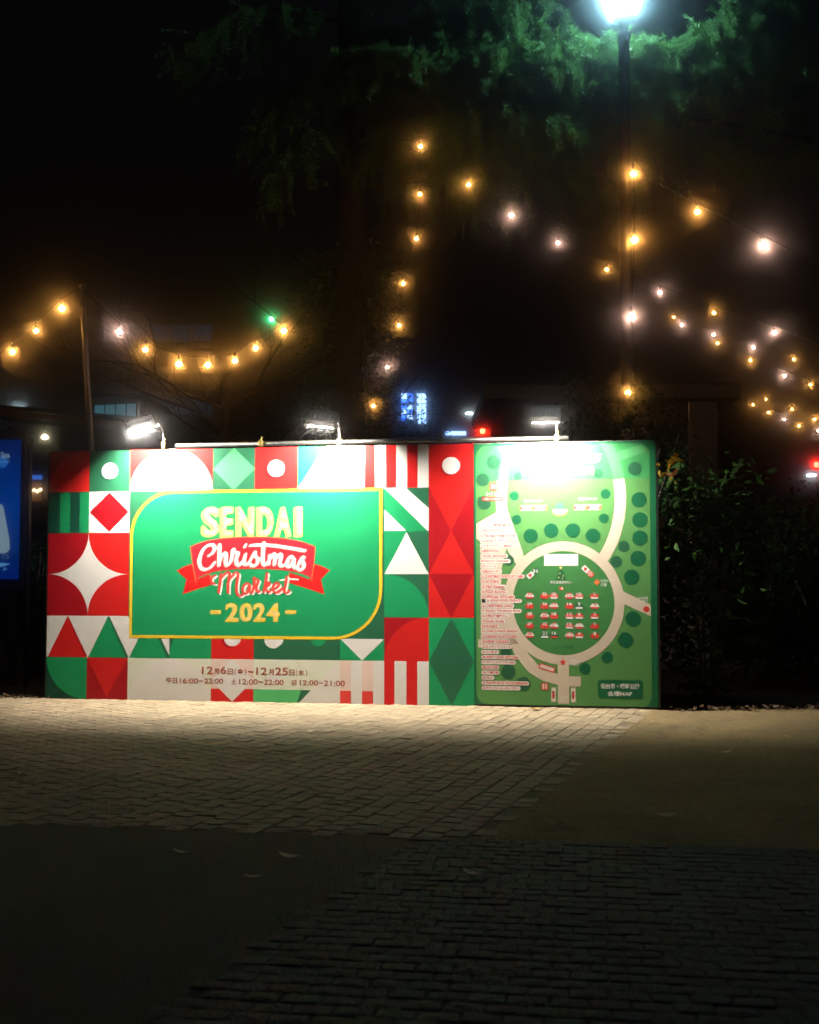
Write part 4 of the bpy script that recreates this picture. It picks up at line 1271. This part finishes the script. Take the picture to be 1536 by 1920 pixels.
def leaf_verts(p, size, outward=False, droop=.4, aspect=.55):
    """each leaf: folded kite of 4 triangles with own tip"""
    N = len(p)
    d = vnorm(rng.normal(size=(N, 3)) * np.array([1, 1, .6]) + np.array([0, 0, -droop]))
    if outward: d = vnorm(d + vnorm(p * np.array([1, 1, 0])) * .8)
    u = vnorm(np.cross(d, rng.normal(size=(N, 3))))
    nn = np.cross(d, u)
    s = size * rng.uniform(.6, 1.3, (N, 1))
    v = np.empty((N, 5, 3), np.float32)
    v[:, 0] = p
    v[:, 1] = p + d * s * .45 + u * s * aspect * .5 + nn * s * .08
    v[:, 2] = p + d * s
    v[:, 3] = p + d * s * .45 - u * s * aspect * .5 + nn * s * .08
    v[:, 4] = p + d * s * .5
    f = np.array([[0, 1, 4], [1, 2, 4], [2, 3, 4], [3, 0, 4]])
    F = (np.arange(N)[:, None, None] * 5 + f[None]).reshape(-1, 3)
    return v.reshape(-1, 3), F
def leaf_cloud(name, p, size, m, parent, outward=False, aspect=.55, droop=.4):
    v, F = leaf_verts(p, size, outward, droop, aspect)
    o = link(name, np_mesh(name, v, F, m), parent)
    o['kind'] = 'stuff'
    return o

cedar('cedar_tree', tb_, 13.4, .33, limbsA, 'big drooping cedar with lit green branches around the street lamp, trunk left of centre', extra=add_cones)

tb2 = at(1800, 900, 18.5); tb2.z = -.06
limbsB = [
    (L_((1800, -160, 18.5), (1640, -60, 17.9), (1500, -10, 17.3), (1390, 30, 16.9), (1270, 95, 16.5)), .055, .95, 1.5, dense),
    (L_((1800, -60, 18.5), (1650, 20, 18.0), (1520, 50, 17.4), (1420, 90, 17.0), (1340, 160, 16.8)), .06, 1.0, 1.7, dense),
    (L_((1800, 60, 18.5), (1650, 110, 18.2), (1540, 130, 17.8), (1450, 170, 17.5), (1400, 240, 17.4)), .07, 1.0, 1.7, dense),
    (L_((1800, 220, 18.5), (1650, 260, 18.2), (1500, 270, 18), (1400, 310, 17.8)), .10, .9, 1.6, sparse),
]
def bare_limb(e, b0, SPall):
    mb = MB()
    p = catmull([at(1800, 300, 18.5), at(1500, 260, 17.9), at(1330, 232, 17.2), at(1290, 232, 17.1)], 6)
    mb.tube([q - b0 for q in p], .05, m_bark, n=9)
    p = catmull([at(1320, 232, 17.2), at(1380, 215, 17), at(1434, 184, 16.9)], 6)
    mb.tube([q - b0 for q in p], [.06 - .002 * k for k in range(len(p))], m_bark, n=9)
    p = catmull([at(1434, 184, 16.9), at(1480, 183, 16.9), at(1530, 178, 16.9)], 6)
    mb.tube([q - b0 for q in p], [.012 - .0006 * k for k in range(len(p))], m_bark, n=5)
    mb.build('sawn_limb', e)
    for k in range(7):
        mb = MB(); a = at(1250 + k * 9, 100 + k * 3, 16.6); b = a + Vector((rng.uniform(.15, .45), rng.uniform(-.2, .2), rng.uniform(-.15, .12)))
        mb.tube([a - b0, (a + b) / 2 - b0 + Vector((0, 0, .03)), b - b0], [.007, .005, .003], m_twig, n=4); mb.build('dry_twig', e)
cedar('cedar_tree', tb2, 13.4, .35, limbsB, 'drooping cedar branches reaching in at the upper right corner', extra=bare_limb)

# bare tree, faint at left
m_bare = mat('bare_bark', (0.045, 0.04, 0.035), 0.9, var=0.3, scale=12)
def bare_tree(base, label):
    e = empty('bare_tree', base, 0, label, 'tree')
    mb = MB(); mb.tube([(0, 0, -.06), (.05, 0, 1.5), (-.05, .05, 3.2), (.05, 0, 5.2)], [.16, .13, .11, .07], m_bare, n=10); mb.build('trunk', e)
    def rec(mb, p, d, L, r, lev):
        pts = [p]
        q = p.copy(); dd = d.copy()
        for k in range(5):
            dd = (dd + Vector((random.gauss(0, .16), random.gauss(0, .16), random.gauss(.03, .12)))).normalized(); q = q + dd * (L / 5); pts.append(q.copy())
        mb.tube(pts, [r * (1 - .6 * k / 5) for k in range(6)], m_bare, n=5, cap=False)
        if lev < 3:
            for k in range(3):
                s = pts[random.choice((2, 3, 4, 5))]
                nd = (dd + Vector((random.gauss(0, .7), random.gauss(0, .7), random.gauss(.1, .4)))).normalized()
                rec(mb, s, nd, L * random.uniform(.5, .75), r * .5, lev + 1)
    for k in range(9):
        mb = MB()
        a = k * 2.4
        rec(mb, Vector((0, 0, random.uniform(2.6, 5.0))), Vector((math.cos(a), math.sin(a), random.uniform(.0, .5))).normalized(), random.uniform(1.6, 2.6), .045, 0)
        mb.build('branch', e)
p = at(420, 900, 21.5); p.z = -.06
bare_tree(p, 'bare thin-branched tree in the dark behind the left string lights')

# ================================================================== SHRUBS
m_leafA = mat('shrub_leaf', (0.030, 0.085, 0.014), 0.7, spec=0.15, color2=(0.016, 0.05, 0.012), scale=3, transl=0.25)
m_leafY = mat('shrub_leaf_yellow', (0.48, 0.26, 0.02), 0.45, color2=(0.30, 0.22, 0.02), scale=6, transl=0.3)
m_leafR = mat('shrub_leaf_rust', (0.30, 0.06, 0.02), 0.5, transl=0.25)
m_leafD = mat('hedge_leaf', (0.013, 0.040, 0.013), 0.75, spec=0.12, color2=(0.006, 0.019, 0.007), scale=3, transl=0.15)
def shrub(base, rx, ry, h, n, size, label, m, cat='shrub', big=(), stems=9, aspect=.42):
    e = empty('shrub', base, 0, label, cat)
    for k in range(stems):
        a = rng.uniform(0, 2 * math.pi); q = rng.uniform(.2, .8)
        tip = Vector((rx * q * math.cos(a), ry * q * math.sin(a), h * rng.uniform(.6, .97)))
        mb = MB(); mb.tube(catmull([(tip.x * .1, tip.y * .1, -.06), (tip.x * .4, tip.y * .4, tip.z * .5), tip], 4), [.016 - .0012 * j for j in range(9)], m_twig, n=5); mb.build('stem', e)
    u = vnorm(rng.normal(size=(n, 3)))
    rr = rng.uniform(.35, 1.0, (n, 1)) ** .5
    lump = 1 + .18 * np.sin(u[:, :1] * 7 + u[:, 2:] * 5) + .12 * np.sin(u[:, 1:2] * 11)
    p = u * rr * lump * np.array([rx, ry, h * .5]) + np.array([0, 0, h * .52])
    p = p[p[:, 2] > .05]
    leaf_cloud('foliage', p, size, m, e, aspect=aspect, droop=.25)
    me_by = {}
    for (q, mt, s) in big:
        key = (mt.name, int(rng.integers(5)))
        if key not in me_by:
            v, F = leaf_verts(np.zeros((1, 3)), 1.0, aspect=.38)
            me_by[key] = np_mesh('leaf', v, F, mt)
        o = link('leaf', me_by[key], e, Vector(q) - Vector(base))
        o.rotation_euler = (rng.uniform(-.8, .8), rng.uniform(-.8, .8), rng.uniform(0, 6.3)); o.scale = (s, s, s)
    return e
sb = at(1330, 1300, 14.6); sb.z = -.06
big = []
for k in range(14): big.append((at(rng.uniform(1236, 1275), rng.uniform(845, 905), rng.uniform(13.36, 13.56)), m_leafY, rng.uniform(.09, .16)))
for k in range(5): big.append((at(rng.uniform(1255, 1285), rng.uniform(870, 900), rng.uniform(13.36, 13.56)), m_leafR, rng.uniform(.09, .14)))
for k in range(70): big.append((at(rng.uniform(1236, 1400) if k % 2 else rng.uniform(1236, 1310), rng.uniform(900, 1080), rng.uniform(13.6, 14.3)), m_leafA, rng.uniform(.10, .18)))
shrub(sb, .95, .7, 2.9, 1900, .15, 'big-leaved shrub with yellow and rust leaves beside the billboard\'s right end', m_leafA, big=big, stems=14)
hb = at(1150, 1300, 15.6); hb.z = -.06
shrub(hb, 1.15, .45, 4.05, 9000, .07, 'tall dark ivy bush behind the billboard at the lamp post', m_leafD, stems=10, aspect=.7)
hb = at(1560, 1300, 17.0); hb.z = -.06
shrub(hb, 1.9, .8, 2.6, 6000, .09, 'dark shrub in the gloom at the right edge', m_leafD, stems=10, aspect=.6)
hb = at(1440, 1300, 19.0); hb.z = -.06
shrub(hb, 1.6, .8, 2.9, 6000, .09, 'dark shrub behind the big-leaved one, under the far bulbs', m_leafD, stems=10, aspect=.6)
hb = at(60, 1300, 18.6); hb.z = -.06
shrub(hb, .6, .4, 2.2, 2500, .08, 'dark shrub between the blue light box and the billboard', m_leafD, stems=8, aspect=.6)

# ================================================================== BUILDINGS BEHIND
m_wallb = mat('tan_wall', (0.12, 0.085, 0.06), 0.85, var=0.15, scale=4, bump=0.3)
m_slab = mat('grey_fascia', (0.10, 0.095, 0.09), 0.7, var=0.12, scale=3)
m_steel = mat('brushed_panel', (0.30, 0.27, 0.23), 0.3, metal=0.7, var=0.2, scale=6, bump=.15, bscale=3)
m_dark = mat('night_facade', (0.05, 0.055, 0.06), 0.8, var=0.25, scale=.5)
m_pane = mat('dark_pane', (0.02, 0.025, 0.03), 0.12)
BY = 22.5
x0, x1 = at(922, 760, BY).x, at(1345, 760, BY).x
z1 = at(1100, 724, BY).z; z0 = at(1100, 750, BY).z
pb_ = empty('park_building', ((x0 + x1) / 2, BY + 2, -.06), 0, 'low flat-roofed brown park building behind the lamp post', 'building')
w = x1 - x0
mb = MB(); mb.box((0, 0, z0 / 2), (w - .5, 4.0, z0), m_wallb); mb.build('wall', pb_)
mb = MB(); mb.box((0.1, -.1, (z0 + z1) / 2 + .03), (w + .5, 4.6, z1 - z0), m_slab, bev=.03); rf = mb.build('roof', pb_)
mb = MB(); mb.box((w / 2 - .35, -2.18, z0 * .5), (.55, .3, z0 - .02), m_steel, bev=.02); mb.build('steel_column', pb_)
for k in range(3):
    fx = -w / 2 + .9 + k * 1.15
    mb = MB(); mb.box((fx, -2.02, z0 - .95), (.85, .06, 1.1), m_frame_dk); wnd = mb.build('window', pb_)
    mb = MB(); mb.box((fx, -2.06, z0 - .95), (.75, .02, 1.0), m_pane); mb.build('pane', wnd)
mb = MB()
mb.box((w / 2 + .1, -2.42, z1 + .12), (.5, .03, .12), m_steel); mb.build('roof_sign', pb_)

# far apartment block with blue-lit stair windows
m_blue = glow('blue_window_light', (0.03, 0.16, 1.0), 4.5)
m_blue2 = glow('pale_blue_window_light', (0.30, 0.52, 1.0), 6.0)
FY = 58.0
fb = empty('apartment_block', (at(760, 900, FY).x, FY + 5, -.06), 0, 'far dark block with two columns of blue lit windows', 'building')
bx = at(760, 900, FY).x
mb = MB(); mb.box((0.5, 0, 6.6), (6.4, 8, 13.2), m_dark); mb.build('wall', fb)
mb = MB(); mb.box((0.5, 0, 13.3), (6.7, 8.3, .2), m_slab); mb.build('roof', fb)
def win(px0, py0, px1, py1, m, parent, Y, base):
    a = at(px0, py1, Y - .06); b = at(px1, py0, Y - .06)
    mb = MB(); mb.box(((a.x + b.x) / 2 - base.x, Y - .02 - base.y, (a.z + b.z) / 2 - base.z), (b.x - a.x + .12, .1, b.z - a.z + .12), m_frame_dk); o = mb.build('window', parent)
    mb = MB(); mb.box(((a.x + b.x) / 2 - base.x, Y - .07 - base.y, (a.z + b.z) / 2 - base.z), (b.x - a.x, .03, b.z - a.z), m); mb.build('pane', o)
    return o
fbase = Vector(fb.location)
for (a, c) in ((753, 763), (764, 774)):
    for (t, b) in ((738, 748), (749, 755), (760, 767), (768, 777), (778, 788)): win(a, t, c, b, m_blue if (a + t) % 3 else m_blue2, fb, FY + 1, fbase)
for (a, c) in ((782, 790), (791, 799)):
    for (t, b) in ((738, 747), (748, 756), (758, 764), (765, 773), (774, 783), (784, 794)): win(a, t, c, b, m_blue2 if (a + b) % 3 else m_blue, fb, FY + 1, fbase)
win(836, 809, 874, 816, m_blue2, fb, FY - 0.5 + 1.5, fbase)  # blue lit shop sign strip, built like a window of the block
# thin tree whose leaves break up the blue windows
q = at(786, 900, 40); q.z = -.06
shrub(q, 1.1, .7, 7.9, 1700, .16, 'sparse slender tree in front of the blue windows', m_leafD, cat='tree', stems=12, aspect=.6)

# canopy and glazed front at far left
CY_ = 23.0
can = empty('shelter', (at(100, 900, CY_).x, CY_, -.06), 0, 'dark shelter with a long sloping canopy edge at far left', 'shelter')
cb = Vector(can.location)
m_beam = mat('rusty_beam', (0.22, 0.11, 0.06), 0.6, var=0.25, scale=5)
a = at(-60, 764, CY_) - cb; b = at(262, 792, CY_) - cb
def slab(mb, a, b, h, d, m):
    a = Vector(a); b = Vector(b)
    v = [(p.x, y, p.z + z) for p in (a, b) for y, z in ((a.y, 0), (a.y, -h), (a.y + d, -h), (a.y + d, 0))]
    mb.add(v, [(0, 1, 5, 4), (1, 2, 6, 5), (2, 3, 7, 6), (3, 0, 4, 7), (3, 2, 1, 0), (4, 5, 6, 7)], m)
mb = MB(); slab(mb, a, b, .10, .1, m_beam); mb.build('canopy_edge', can)
mb = MB(); slab(mb, a + Vector((0, .12, .12)), b + Vector((0, .12, .12)), .08, 2.2, m_dark); mb.build('canopy_roof', can)
for px in (20, 230):
    c = at(px, 800, CY_ + 1) - cb
    mb = MB(); mb.tube([(c.x, 1, 0), (c.x, 1, c.z)], .05, m_frame_dk); mb.build('column', can)
m_teal = glow('dim_teal_glass', (0.10, 0.34, 0.42), 0.35)
gl = empty('glazed_kiosk', (at(215, 900, 30).x, 30, -.06), 0, 'glazed upper storey glowing dim teal behind the left pole', 'building')
gb = Vector(gl.location)
mb = MB(); c0 = at(178, 752, 30) - gb; c1 = at(262, 830, 30) - gb; mb.box(((c0.x + c1.x) / 2, 1.6, (c0.z + .1) / 2), (c1.x - c0.x + .2, 3, c0.z + .1), m_dark); mb.build('wall', gl)
for k in range(4):
    xa = 178 + k * 20; win(xa, 760 - k, xa + 17.5, 782, m_teal, gl, 30.06, gb)
mb = MB(); mb.box(((c0.x + c1.x) / 2, 1.5, c0.z + .14), (c1.x - c0.x + .5, 3.4, .07), m_slab); mb.build('roof', gl)

# dim block far left
m_navy = mat('navy_facade', (0.035, 0.07, 0.11), 0.8, var=0.2, scale=.4)
ob = empty('office_block', (at(300, 900, 62).x, 66, -.06), 0, 'dim navy office block behind the left string lights', 'building')
obb = Vector(ob.location)
mb = MB(); mb.box((0, 0, 5.4), (10.5, 8, 10.8), m_navy); mb.build('wall', ob)
mb = MB(); mb.box((0, 0, 10.9), (10.8, 8.3, .25), m_slab); mb.build('roof', ob)
m_dimblue = glow('dim_blue_pane', (0.05, 0.20, 0.34), 0.10)
for i in range(5):
    for j in range(4):
        xa = 195 + i * 42; ya = 610 + j * 46
        win(xa, ya, xa + 34, ya + 30, m_pane if (i * 3 + j) % 3 else m_dimblue, ob, 61.95, obb)

# shop front glimpsed between light box and billboard
m_signb = glow('blue_sign_light', (0.05, 0.20, 0.85), 0.8)
m_warm = glow('warm_shop_light', (1.0, 0.62, 0.30), 7.0)
m_inter = glow('warm_shop_interior', (0.85, 0.30, 0.10), 0.10)
sh = empty('shop_front', (at(66, 900, 38).x, 38, -.06), 0, 'far shop with blue sign and a row of warm lamps between light box and billboard', 'shop')
shb = Vector(sh.location)
a = at(40, 870, 38) - shb; b = at(92, 1000, 38) - shb
mb = MB(); mb.box(((a.x + b.x) / 2, 1.5, a.z / 2), (b.x - a.x + 1.4, 3, a.z), m_dark); mb.build('wall', sh)
def panel(parent, nm, px0, py0, px1, py1, Y, base, m, d=.06):
    a = at(px0, py1, Y) - base; b = at(px1, py0, Y) - base
    mb = MB(); mb.box(((a.x + b.x) / 2, Y - base.y, (a.z + b.z) / 2), (b.x - a.x, d, b.z - a.z), m, bev=min(.02, d * .3)); return mb.build(nm, parent)
panel(sh, 'sign', 53, 891, 79, 899, 37.9, shb, m_signb)
panel(sh, 'window', 54, 903, 78, 940, 37.93, shb, m_inter)
for x, y in ((57, 922), (64, 919), (70, 921), (76, 918)):
    c = at(x, y, 37.8) - shb
    mb = MB(); mb.lathe([(.02, -.05), (.06, 0), (.02, .05)], m_warm, 8, c); mb.build('lamp', sh)
# small lamp under the shelter
m_ylamp = glow('yellowish_lamp', (1.0, 0.85, 0.5), 14.0)
c = at(84, 819, 24.0)
e = empty('bracket_lamp', c, 0, 'small yellowish lamp under the far left canopy', 'lamp')
mb = MB(); mb.lathe([(.02, -.05), (.075, -.03), (.06, .02), (.02, .05)], m_ylamp, 10); mb.build('bulb', e)
mb = MB(); mb.tube([(0, 0, .05), (0, 0, at(84, 776, 24.0).z - c.z)], .012, m_frame_dk, n=6); mb.build('stem', e)

# ================================================================== LIGHT BOX
QY = 17.2
m_poster = glow('poster_blue_light', (0.0, 0.055, 0.42), 0.38)
m_poster2 = glow('poster_deep_blue_light', (0.0, 0.02, 0.20), 0.55)
m_pwhite = glow('poster_white_light', (0.42, 0.62, 0.78), 0.36)
m_pletter = glow('poster_lettering_light', (0.10, 0.30, 0.62), 0.6)
m_pdark = glow('poster_grey_lettering', (0.10, 0.2, 0.32), 0.4)
xr = at(46, 950, QY).x; xl = xr - 1.35
ztop = at(40, 806, QY).z; zbot = at(40, 1104, QY).z
lb = empty('light_box', ((xl + xr) / 2, QY, -.06), 0, 'blue glowing spa advertisement light box cut off at the left edge', 'light box')
lbb = Vector(lb.location)
mb = MB(); mb.box((0, .12, (ztop + zbot) / 2 + .06), (xr - xl, .2, ztop - zbot), m_frame_dk, bev=.02); mb.build('housing', lb)
for sx in (-1, 1):
    mb = MB(); mb.box((sx * .5, .12, zbot / 2), (.1, .12, zbot + .08), m_frame_dk); mb.build('leg', lb)
pzt, pzb = at(40, 824, QY).z + .06, at(40, 1086, QY).z + .06
pxr = at(37, 950, QY).x - lbb.x
def lit(nm, pts, y, m):
    mb = MB(); mb.add([(x, y, z) for x, z in pts], [list(range(len(pts)))], m); return mb.build(nm, lb)
def lq(px, py): return (at(px, py, QY).x - lbb.x, at(px, py, QY).z + .06)
def poster_grad(m):
    nt = m.node_tree; em = [n for n in nt.nodes if n.type == 'EMISSION'][0]
    tc = nt.nodes.new('ShaderNodeTexCoord'); sp = nt.nodes.new('ShaderNodeSeparateXYZ'); rp = nt.nodes.new('ShaderNodeValToRGB')
    e = rp.color_ramp.elements; e[0].color = (0, .012, .10, 1); e[1].color = (0, .02, .17, 1)
    for p_, c_ in ((.25, (0, .05, .36, 1)), (.55, (0, .07, .48, 1)), (.85, (0, .035, .28, 1))):
        q_ = e.new(p_); q_.color = c_
    nt.links.new(tc.outputs['Generated'], sp.inputs[0]); nt.links.new(sp.outputs['Z'], rp.inputs['Fac']); nt.links.new(rp.outputs['Color'], em.inputs['Color'])
poster_grad(m_poster)
lit('poster', [(-.6, pzb), (pxr, pzb), (pxr, pzt), (-.6, pzt)], .012, m_poster)
lit('poster_base', [(-.6, pzb + .001), (pxr - .001, pzb + .001), (pxr - .001, lq(0, 1050)[1]), (-.6, lq(0, 1050)[1])], .0105, m_poster2)
lit('poster_shape', [lq(-38, 1036), lq(10, 1038), lq(18, 1030), lq(17, 1010), lq(6, 950), lq(2, 945), lq(-10, 945), lq(-28, 1000)], .010, m_pwhite)
def lit_text(nm, body, x0, y0, x1, y1, m, off=.02):
    P_, F_ = glyphs(body, off, 0)
    xs = [p[0] for p in P_]; ys = [p[1] for p in P_]
    a = lq(x0, y1); b = lq(x1, y0)
    sx = (b[0] - a[0]) / (max(xs) - min(xs)); sy = (b[1] - a[1]) / (max(ys) - min(ys))
    mb = MB(); mb.add([(a[0] + (x - min(xs)) * sx, .009, a[1] + (y - min(ys)) * sy) for x, y in P_], F_, m); return mb.build(nm, lb)
lit_text('poster_lettering', 'Spa', 1, 847, 18, 862, m_pwhite)
lit_text('poster_lettering', 'HOTEL & RESORT', -14, 864, 18, 868, m_pletter)
lit_text('poster_lettering', 'IS', 4, 1035, 17, 1048, m_pdark, 0)
lit_text('poster_lettering', 'B+', 6, 1064, 13, 1070, m_pletter)
mb = MB(); c = lq(5, 866); mb.add([(c[0] + .075 * math.cos(k * .3142), .0108, c[1] + .09 * math.sin(k * .3142)) for k in range(20)], [list(range(20))], glow('poster_globe', (0.02, 0.14, 0.52), .6)); mb.build('poster_globe', lb)
lit('poster_wave', [lq(-20, 1060), lq(2, 1055), lq(20, 1057), lq(10, 1061), lq(-4, 1064)], .0098, m_pletter)
# slim post to its right
e = empty('bollard_post', (at(44, 950, 17.0).x + .02, 17.05, -.06), 0, 'slim brown post at the right side of the blue light box', 'post')
mb = MB(); mb.tube([(.045, 0, 0), (.045, 0, at(46, 818, 17).z)], .035, m_pole, n=12); mb.build('shaft', e)
mb = MB(); mb.lathe([(.042, 0), (.042, .02), (.01, .035)], m_pole, 12, (.045, 0, at(46, 818, 17).z)); mb.build('cap', e)

# ================================================================== SIGNALS
def signal(px, py, Y, color, estr, label, r=.11, arm=None):
    c = at(px, py, Y)
    e = empty('traffic_signal', (c.x, c.y, -.06), 0, label, 'traffic signal')
    mb = MB(); mb.box((0, .14, c.z + .06), (r * 5.4, .2, r * 2.8), m_frame_dk, bev=.03); hs = mb.build('housing', e)
    mb = MB(); mb.lathe([(r, 0), (r * .8, .03), (r * .3, .045)], glow('signal_%d' % px, color, estr), 14)
    o = mb.build('lens', e, (0, .04, c.z + .06)); o.rotation_euler = (R(90), 0, 0)
    for sx in (-1, 1):
        mb = MB(); mb.lathe([(r, 0), (r * .8, .02), (r * .3, .03)], m_pane, 12); o = mb.build('dark_lens', e, (sx * r * 1.75, .03, c.z + .06)); o.rotation_euler = (R(90), 0, 0)
    mb = MB(); mb.tube([(r * 3.6, .3, 0), (r * 3.6, .3, c.z + .3)], .05, m_frame_dk); mb.build('post', e)
    mb = MB(); mb.tube([(r * 3.6, .3, c.z + .06), (0, .22, c.z + .06)], .025, m_frame_dk, n=6); mb.build('bracket', e)
    return e
signal(905, 808, 48, (1.0, 0.03, 0.01), 110, 'red traffic signal just above the billboard\'s red column')
signal(1532, 871, 44, (1.0, 0.02, 0.01), 70, 'red traffic signal at the right edge', r=.11)
signal(509, 598, 46, (0.06, 1.0, 0.30), 60, 'green traffic signal at the end of the sagging bulb string', r=.10)
# far street lights
m_far = glow('far_lamp_light', (0.75, 0.95, 1.0), 18)
def far_lamp(px, py, Y, label, m=None):
    c = at(px, py, Y)
    e = empty('far_street_light', (c.x, c.y, -.06), 0, label, 'street light')
    mb = MB(); mb.box((0, 0, c.z + .06), (.34, .2, .08), m or m_far, bev=.02); mb.build('lamp_head', e)
    mb = MB(); mb.tube([(.25, .1, 0), (.25, .1, c.z + .12), (.05, .05, c.z + .12)], .04, m_frame_dk, n=6); mb.build('post', e)
far_lamp(880, 775, 56, 'small white street light above the red signal')
far_lamp(1522, 891, 50, 'small white light below the right red signal')
far_lamp(34, 766, 40, 'cold white street light above the left canopy')

# ================================================================== LEAVES AND LITTER
m_fl = [mat('fallen_leaf_pale', (0.82, 0.72, 0.54), 0.7, var=0.15, scale=20), mat('fallen_leaf_ochre', (0.42, 0.27, 0.07), 0.7, var=0.2, scale=20), mat('fallen_leaf_brown', (0.10, 0.06, 0.03), 0.75, var=0.2, scale=20)]
def leaf_shape(m, w):
    mb = MB(); n = 7; v = []; f = []
    for k in range(n):
        t = k / (n - 1); ww = w * math.sin(math.pi * min(1, t * .96 + .02)) ** .7
        curl = .5 * (t - .5) ** 2
        v += [(t - .5, -ww, curl + .10 * ww * 2), (t - .5, 0, curl), (t - .5, ww, curl + .16 * ww * 2)]
    for k in range(n - 1):
        for a in (0, 1): f.append((k * 3 + a, k * 3 + a + 1, k * 3 + a + 4, k * 3 + a + 3))
    mb.add(v, f, m, True)
    mb.tube([(.48, 0, .06), (.6, .02, .05), (.72, .05, .02)], [.012, .01, .008], m, n=4)
    return mb.mesh('fallen_leaf')
FL = [leaf_shape(m, w) for m, w in ((m_fl[0], .2), (m_fl[1], .24), (m_fl[2], .17))]
leaves = [
    (1250, 1534, .13, 0, 'pale fallen leaf alone on the dark lower right asphalt'), (1362, 1414, .11, 0, 'pale fallen leaf on the lit asphalt at right'), (1478, 1384, .08, 0, 'small pale leaf nearest the right edge'),
    (1393, 1452, .08, 2, 'brown leaf on the asphalt between two pale ones'), (542, 1612, .13, 0, 'largest pale leaf on the dark foreground paving'), (474, 1650, .09, 0, 'lowest pale leaf on the dark foreground paving'), (339, 1603, .09, 0, 'pale leaf left of the largest foreground leaf'),
    (154, 1485, .10, 1, 'ochre leaf on the setts at lower left'), (503, 1529, .09, 1, 'ochre leaf on the setts left of centre'), (317, 1441, .08, 0, 'pale leaf on the setts below the half circle tile'), (585, 1375, .11, 0, 'pale leaf on the bright setts below the opening hours'),
    (1032, 1372, .10, 0, 'pale leaf on the bright setts below the park map'), (1050, 1407, .09, 0, 'pale leaf on the setts near the asphalt edge'), (883, 1518, .07, 1, 'ochre leaf where setts meet the asphalt'), (1003, 1332, .13, 1, 'ochre leaf against the foot of the park map'),
    (118, 1455, .08, 2, 'brown leaf on the setts at left'), (40, 1455, .09, 0, 'pale leaf near the left edge'), (885, 1644, .12, 0, 'pale curled leaf on the dark foreground right of centre'), (1037, 1614, .11, 2, 'brown leaf on the dark foreground right of centre'), (1497, 1516, .08, 1, 'ochre leaf at right on the dim asphalt'),
]
for x, y, s, k, lab in leaves:
    g = gnd(x, y); 
    s *= 1.05
    o = link('fallen_leaf', FL[k], None, (g.x, g.y, .014)); o.scale = (s, s, s); o.rotation_euler = (random.gauss(0, .06), random.gauss(0, .06), random.uniform(-.9, .9) + (3.14 if random.random() < .5 else 0))
    tag(o, lab, 'leaf', 'fallen leaves on the paving')
N_ = 170
pts = []
for k in range(N_):
    t = rng.random()
    g = gnd(1240 + 296 * t ** .6, 1331 + rng.normal() * 1.8 + (-2 if t > .5 else 0)); pts.append((g.x, g.y + rng.normal() * .1, rng.uniform(.0, .03)))
for k in range(160):
    g = gnd(rng.uniform(0, 110), 1307 + rng.normal() * 1.5); pts.append((g.x, g.y, rng.uniform(0, .02)))
v, F = leaf_verts(np.array(pts), .07, droop=0)
v[:, 2] = np.clip(v[:, 2], .002, .05)
o = link('leaf_litter', np_mesh('leaf_litter', v, F, m_fl[2]), None)
tag(o, 'brown leaf litter along the edge of the asphalt', 'leaf litter', kind='stuff')

# ================================================================== HALO HAZE
def halo_haze():  # air box added to imitate lens-filter glow round the lamps
    mb = MB()
    mb.box((0, 0, 7.5), (2 * G + 12, 2 * G + 12, 17.3), mat('halo_haze_tmp'))
    o = mb.build('halo_haze')
    m = bpy.data.materials.new('halo_haze_volume'); m.use_nodes = True
    nt = m.node_tree; nt.nodes.clear()
    v = nt.nodes.new('ShaderNodeVolumePrincipled')
    v.inputs['Color'].default_value = (0.9, 0.93, 0.95, 1)
    v.inputs['Density'].default_value = HALO_HAZE_D
    v.inputs['Anisotropy'].default_value = HALO_HAZE_G
    out = nt.nodes.new('ShaderNodeOutputMaterial')
    nt.links.new(v.outputs['Volume'], out.inputs['Volume'])
    o.data.materials.clear(); o.data.materials.append(m)
    o['kind'] = 'stuff'
    m.cycles.volume_sampling = 'DISTANCE'
halo_haze()
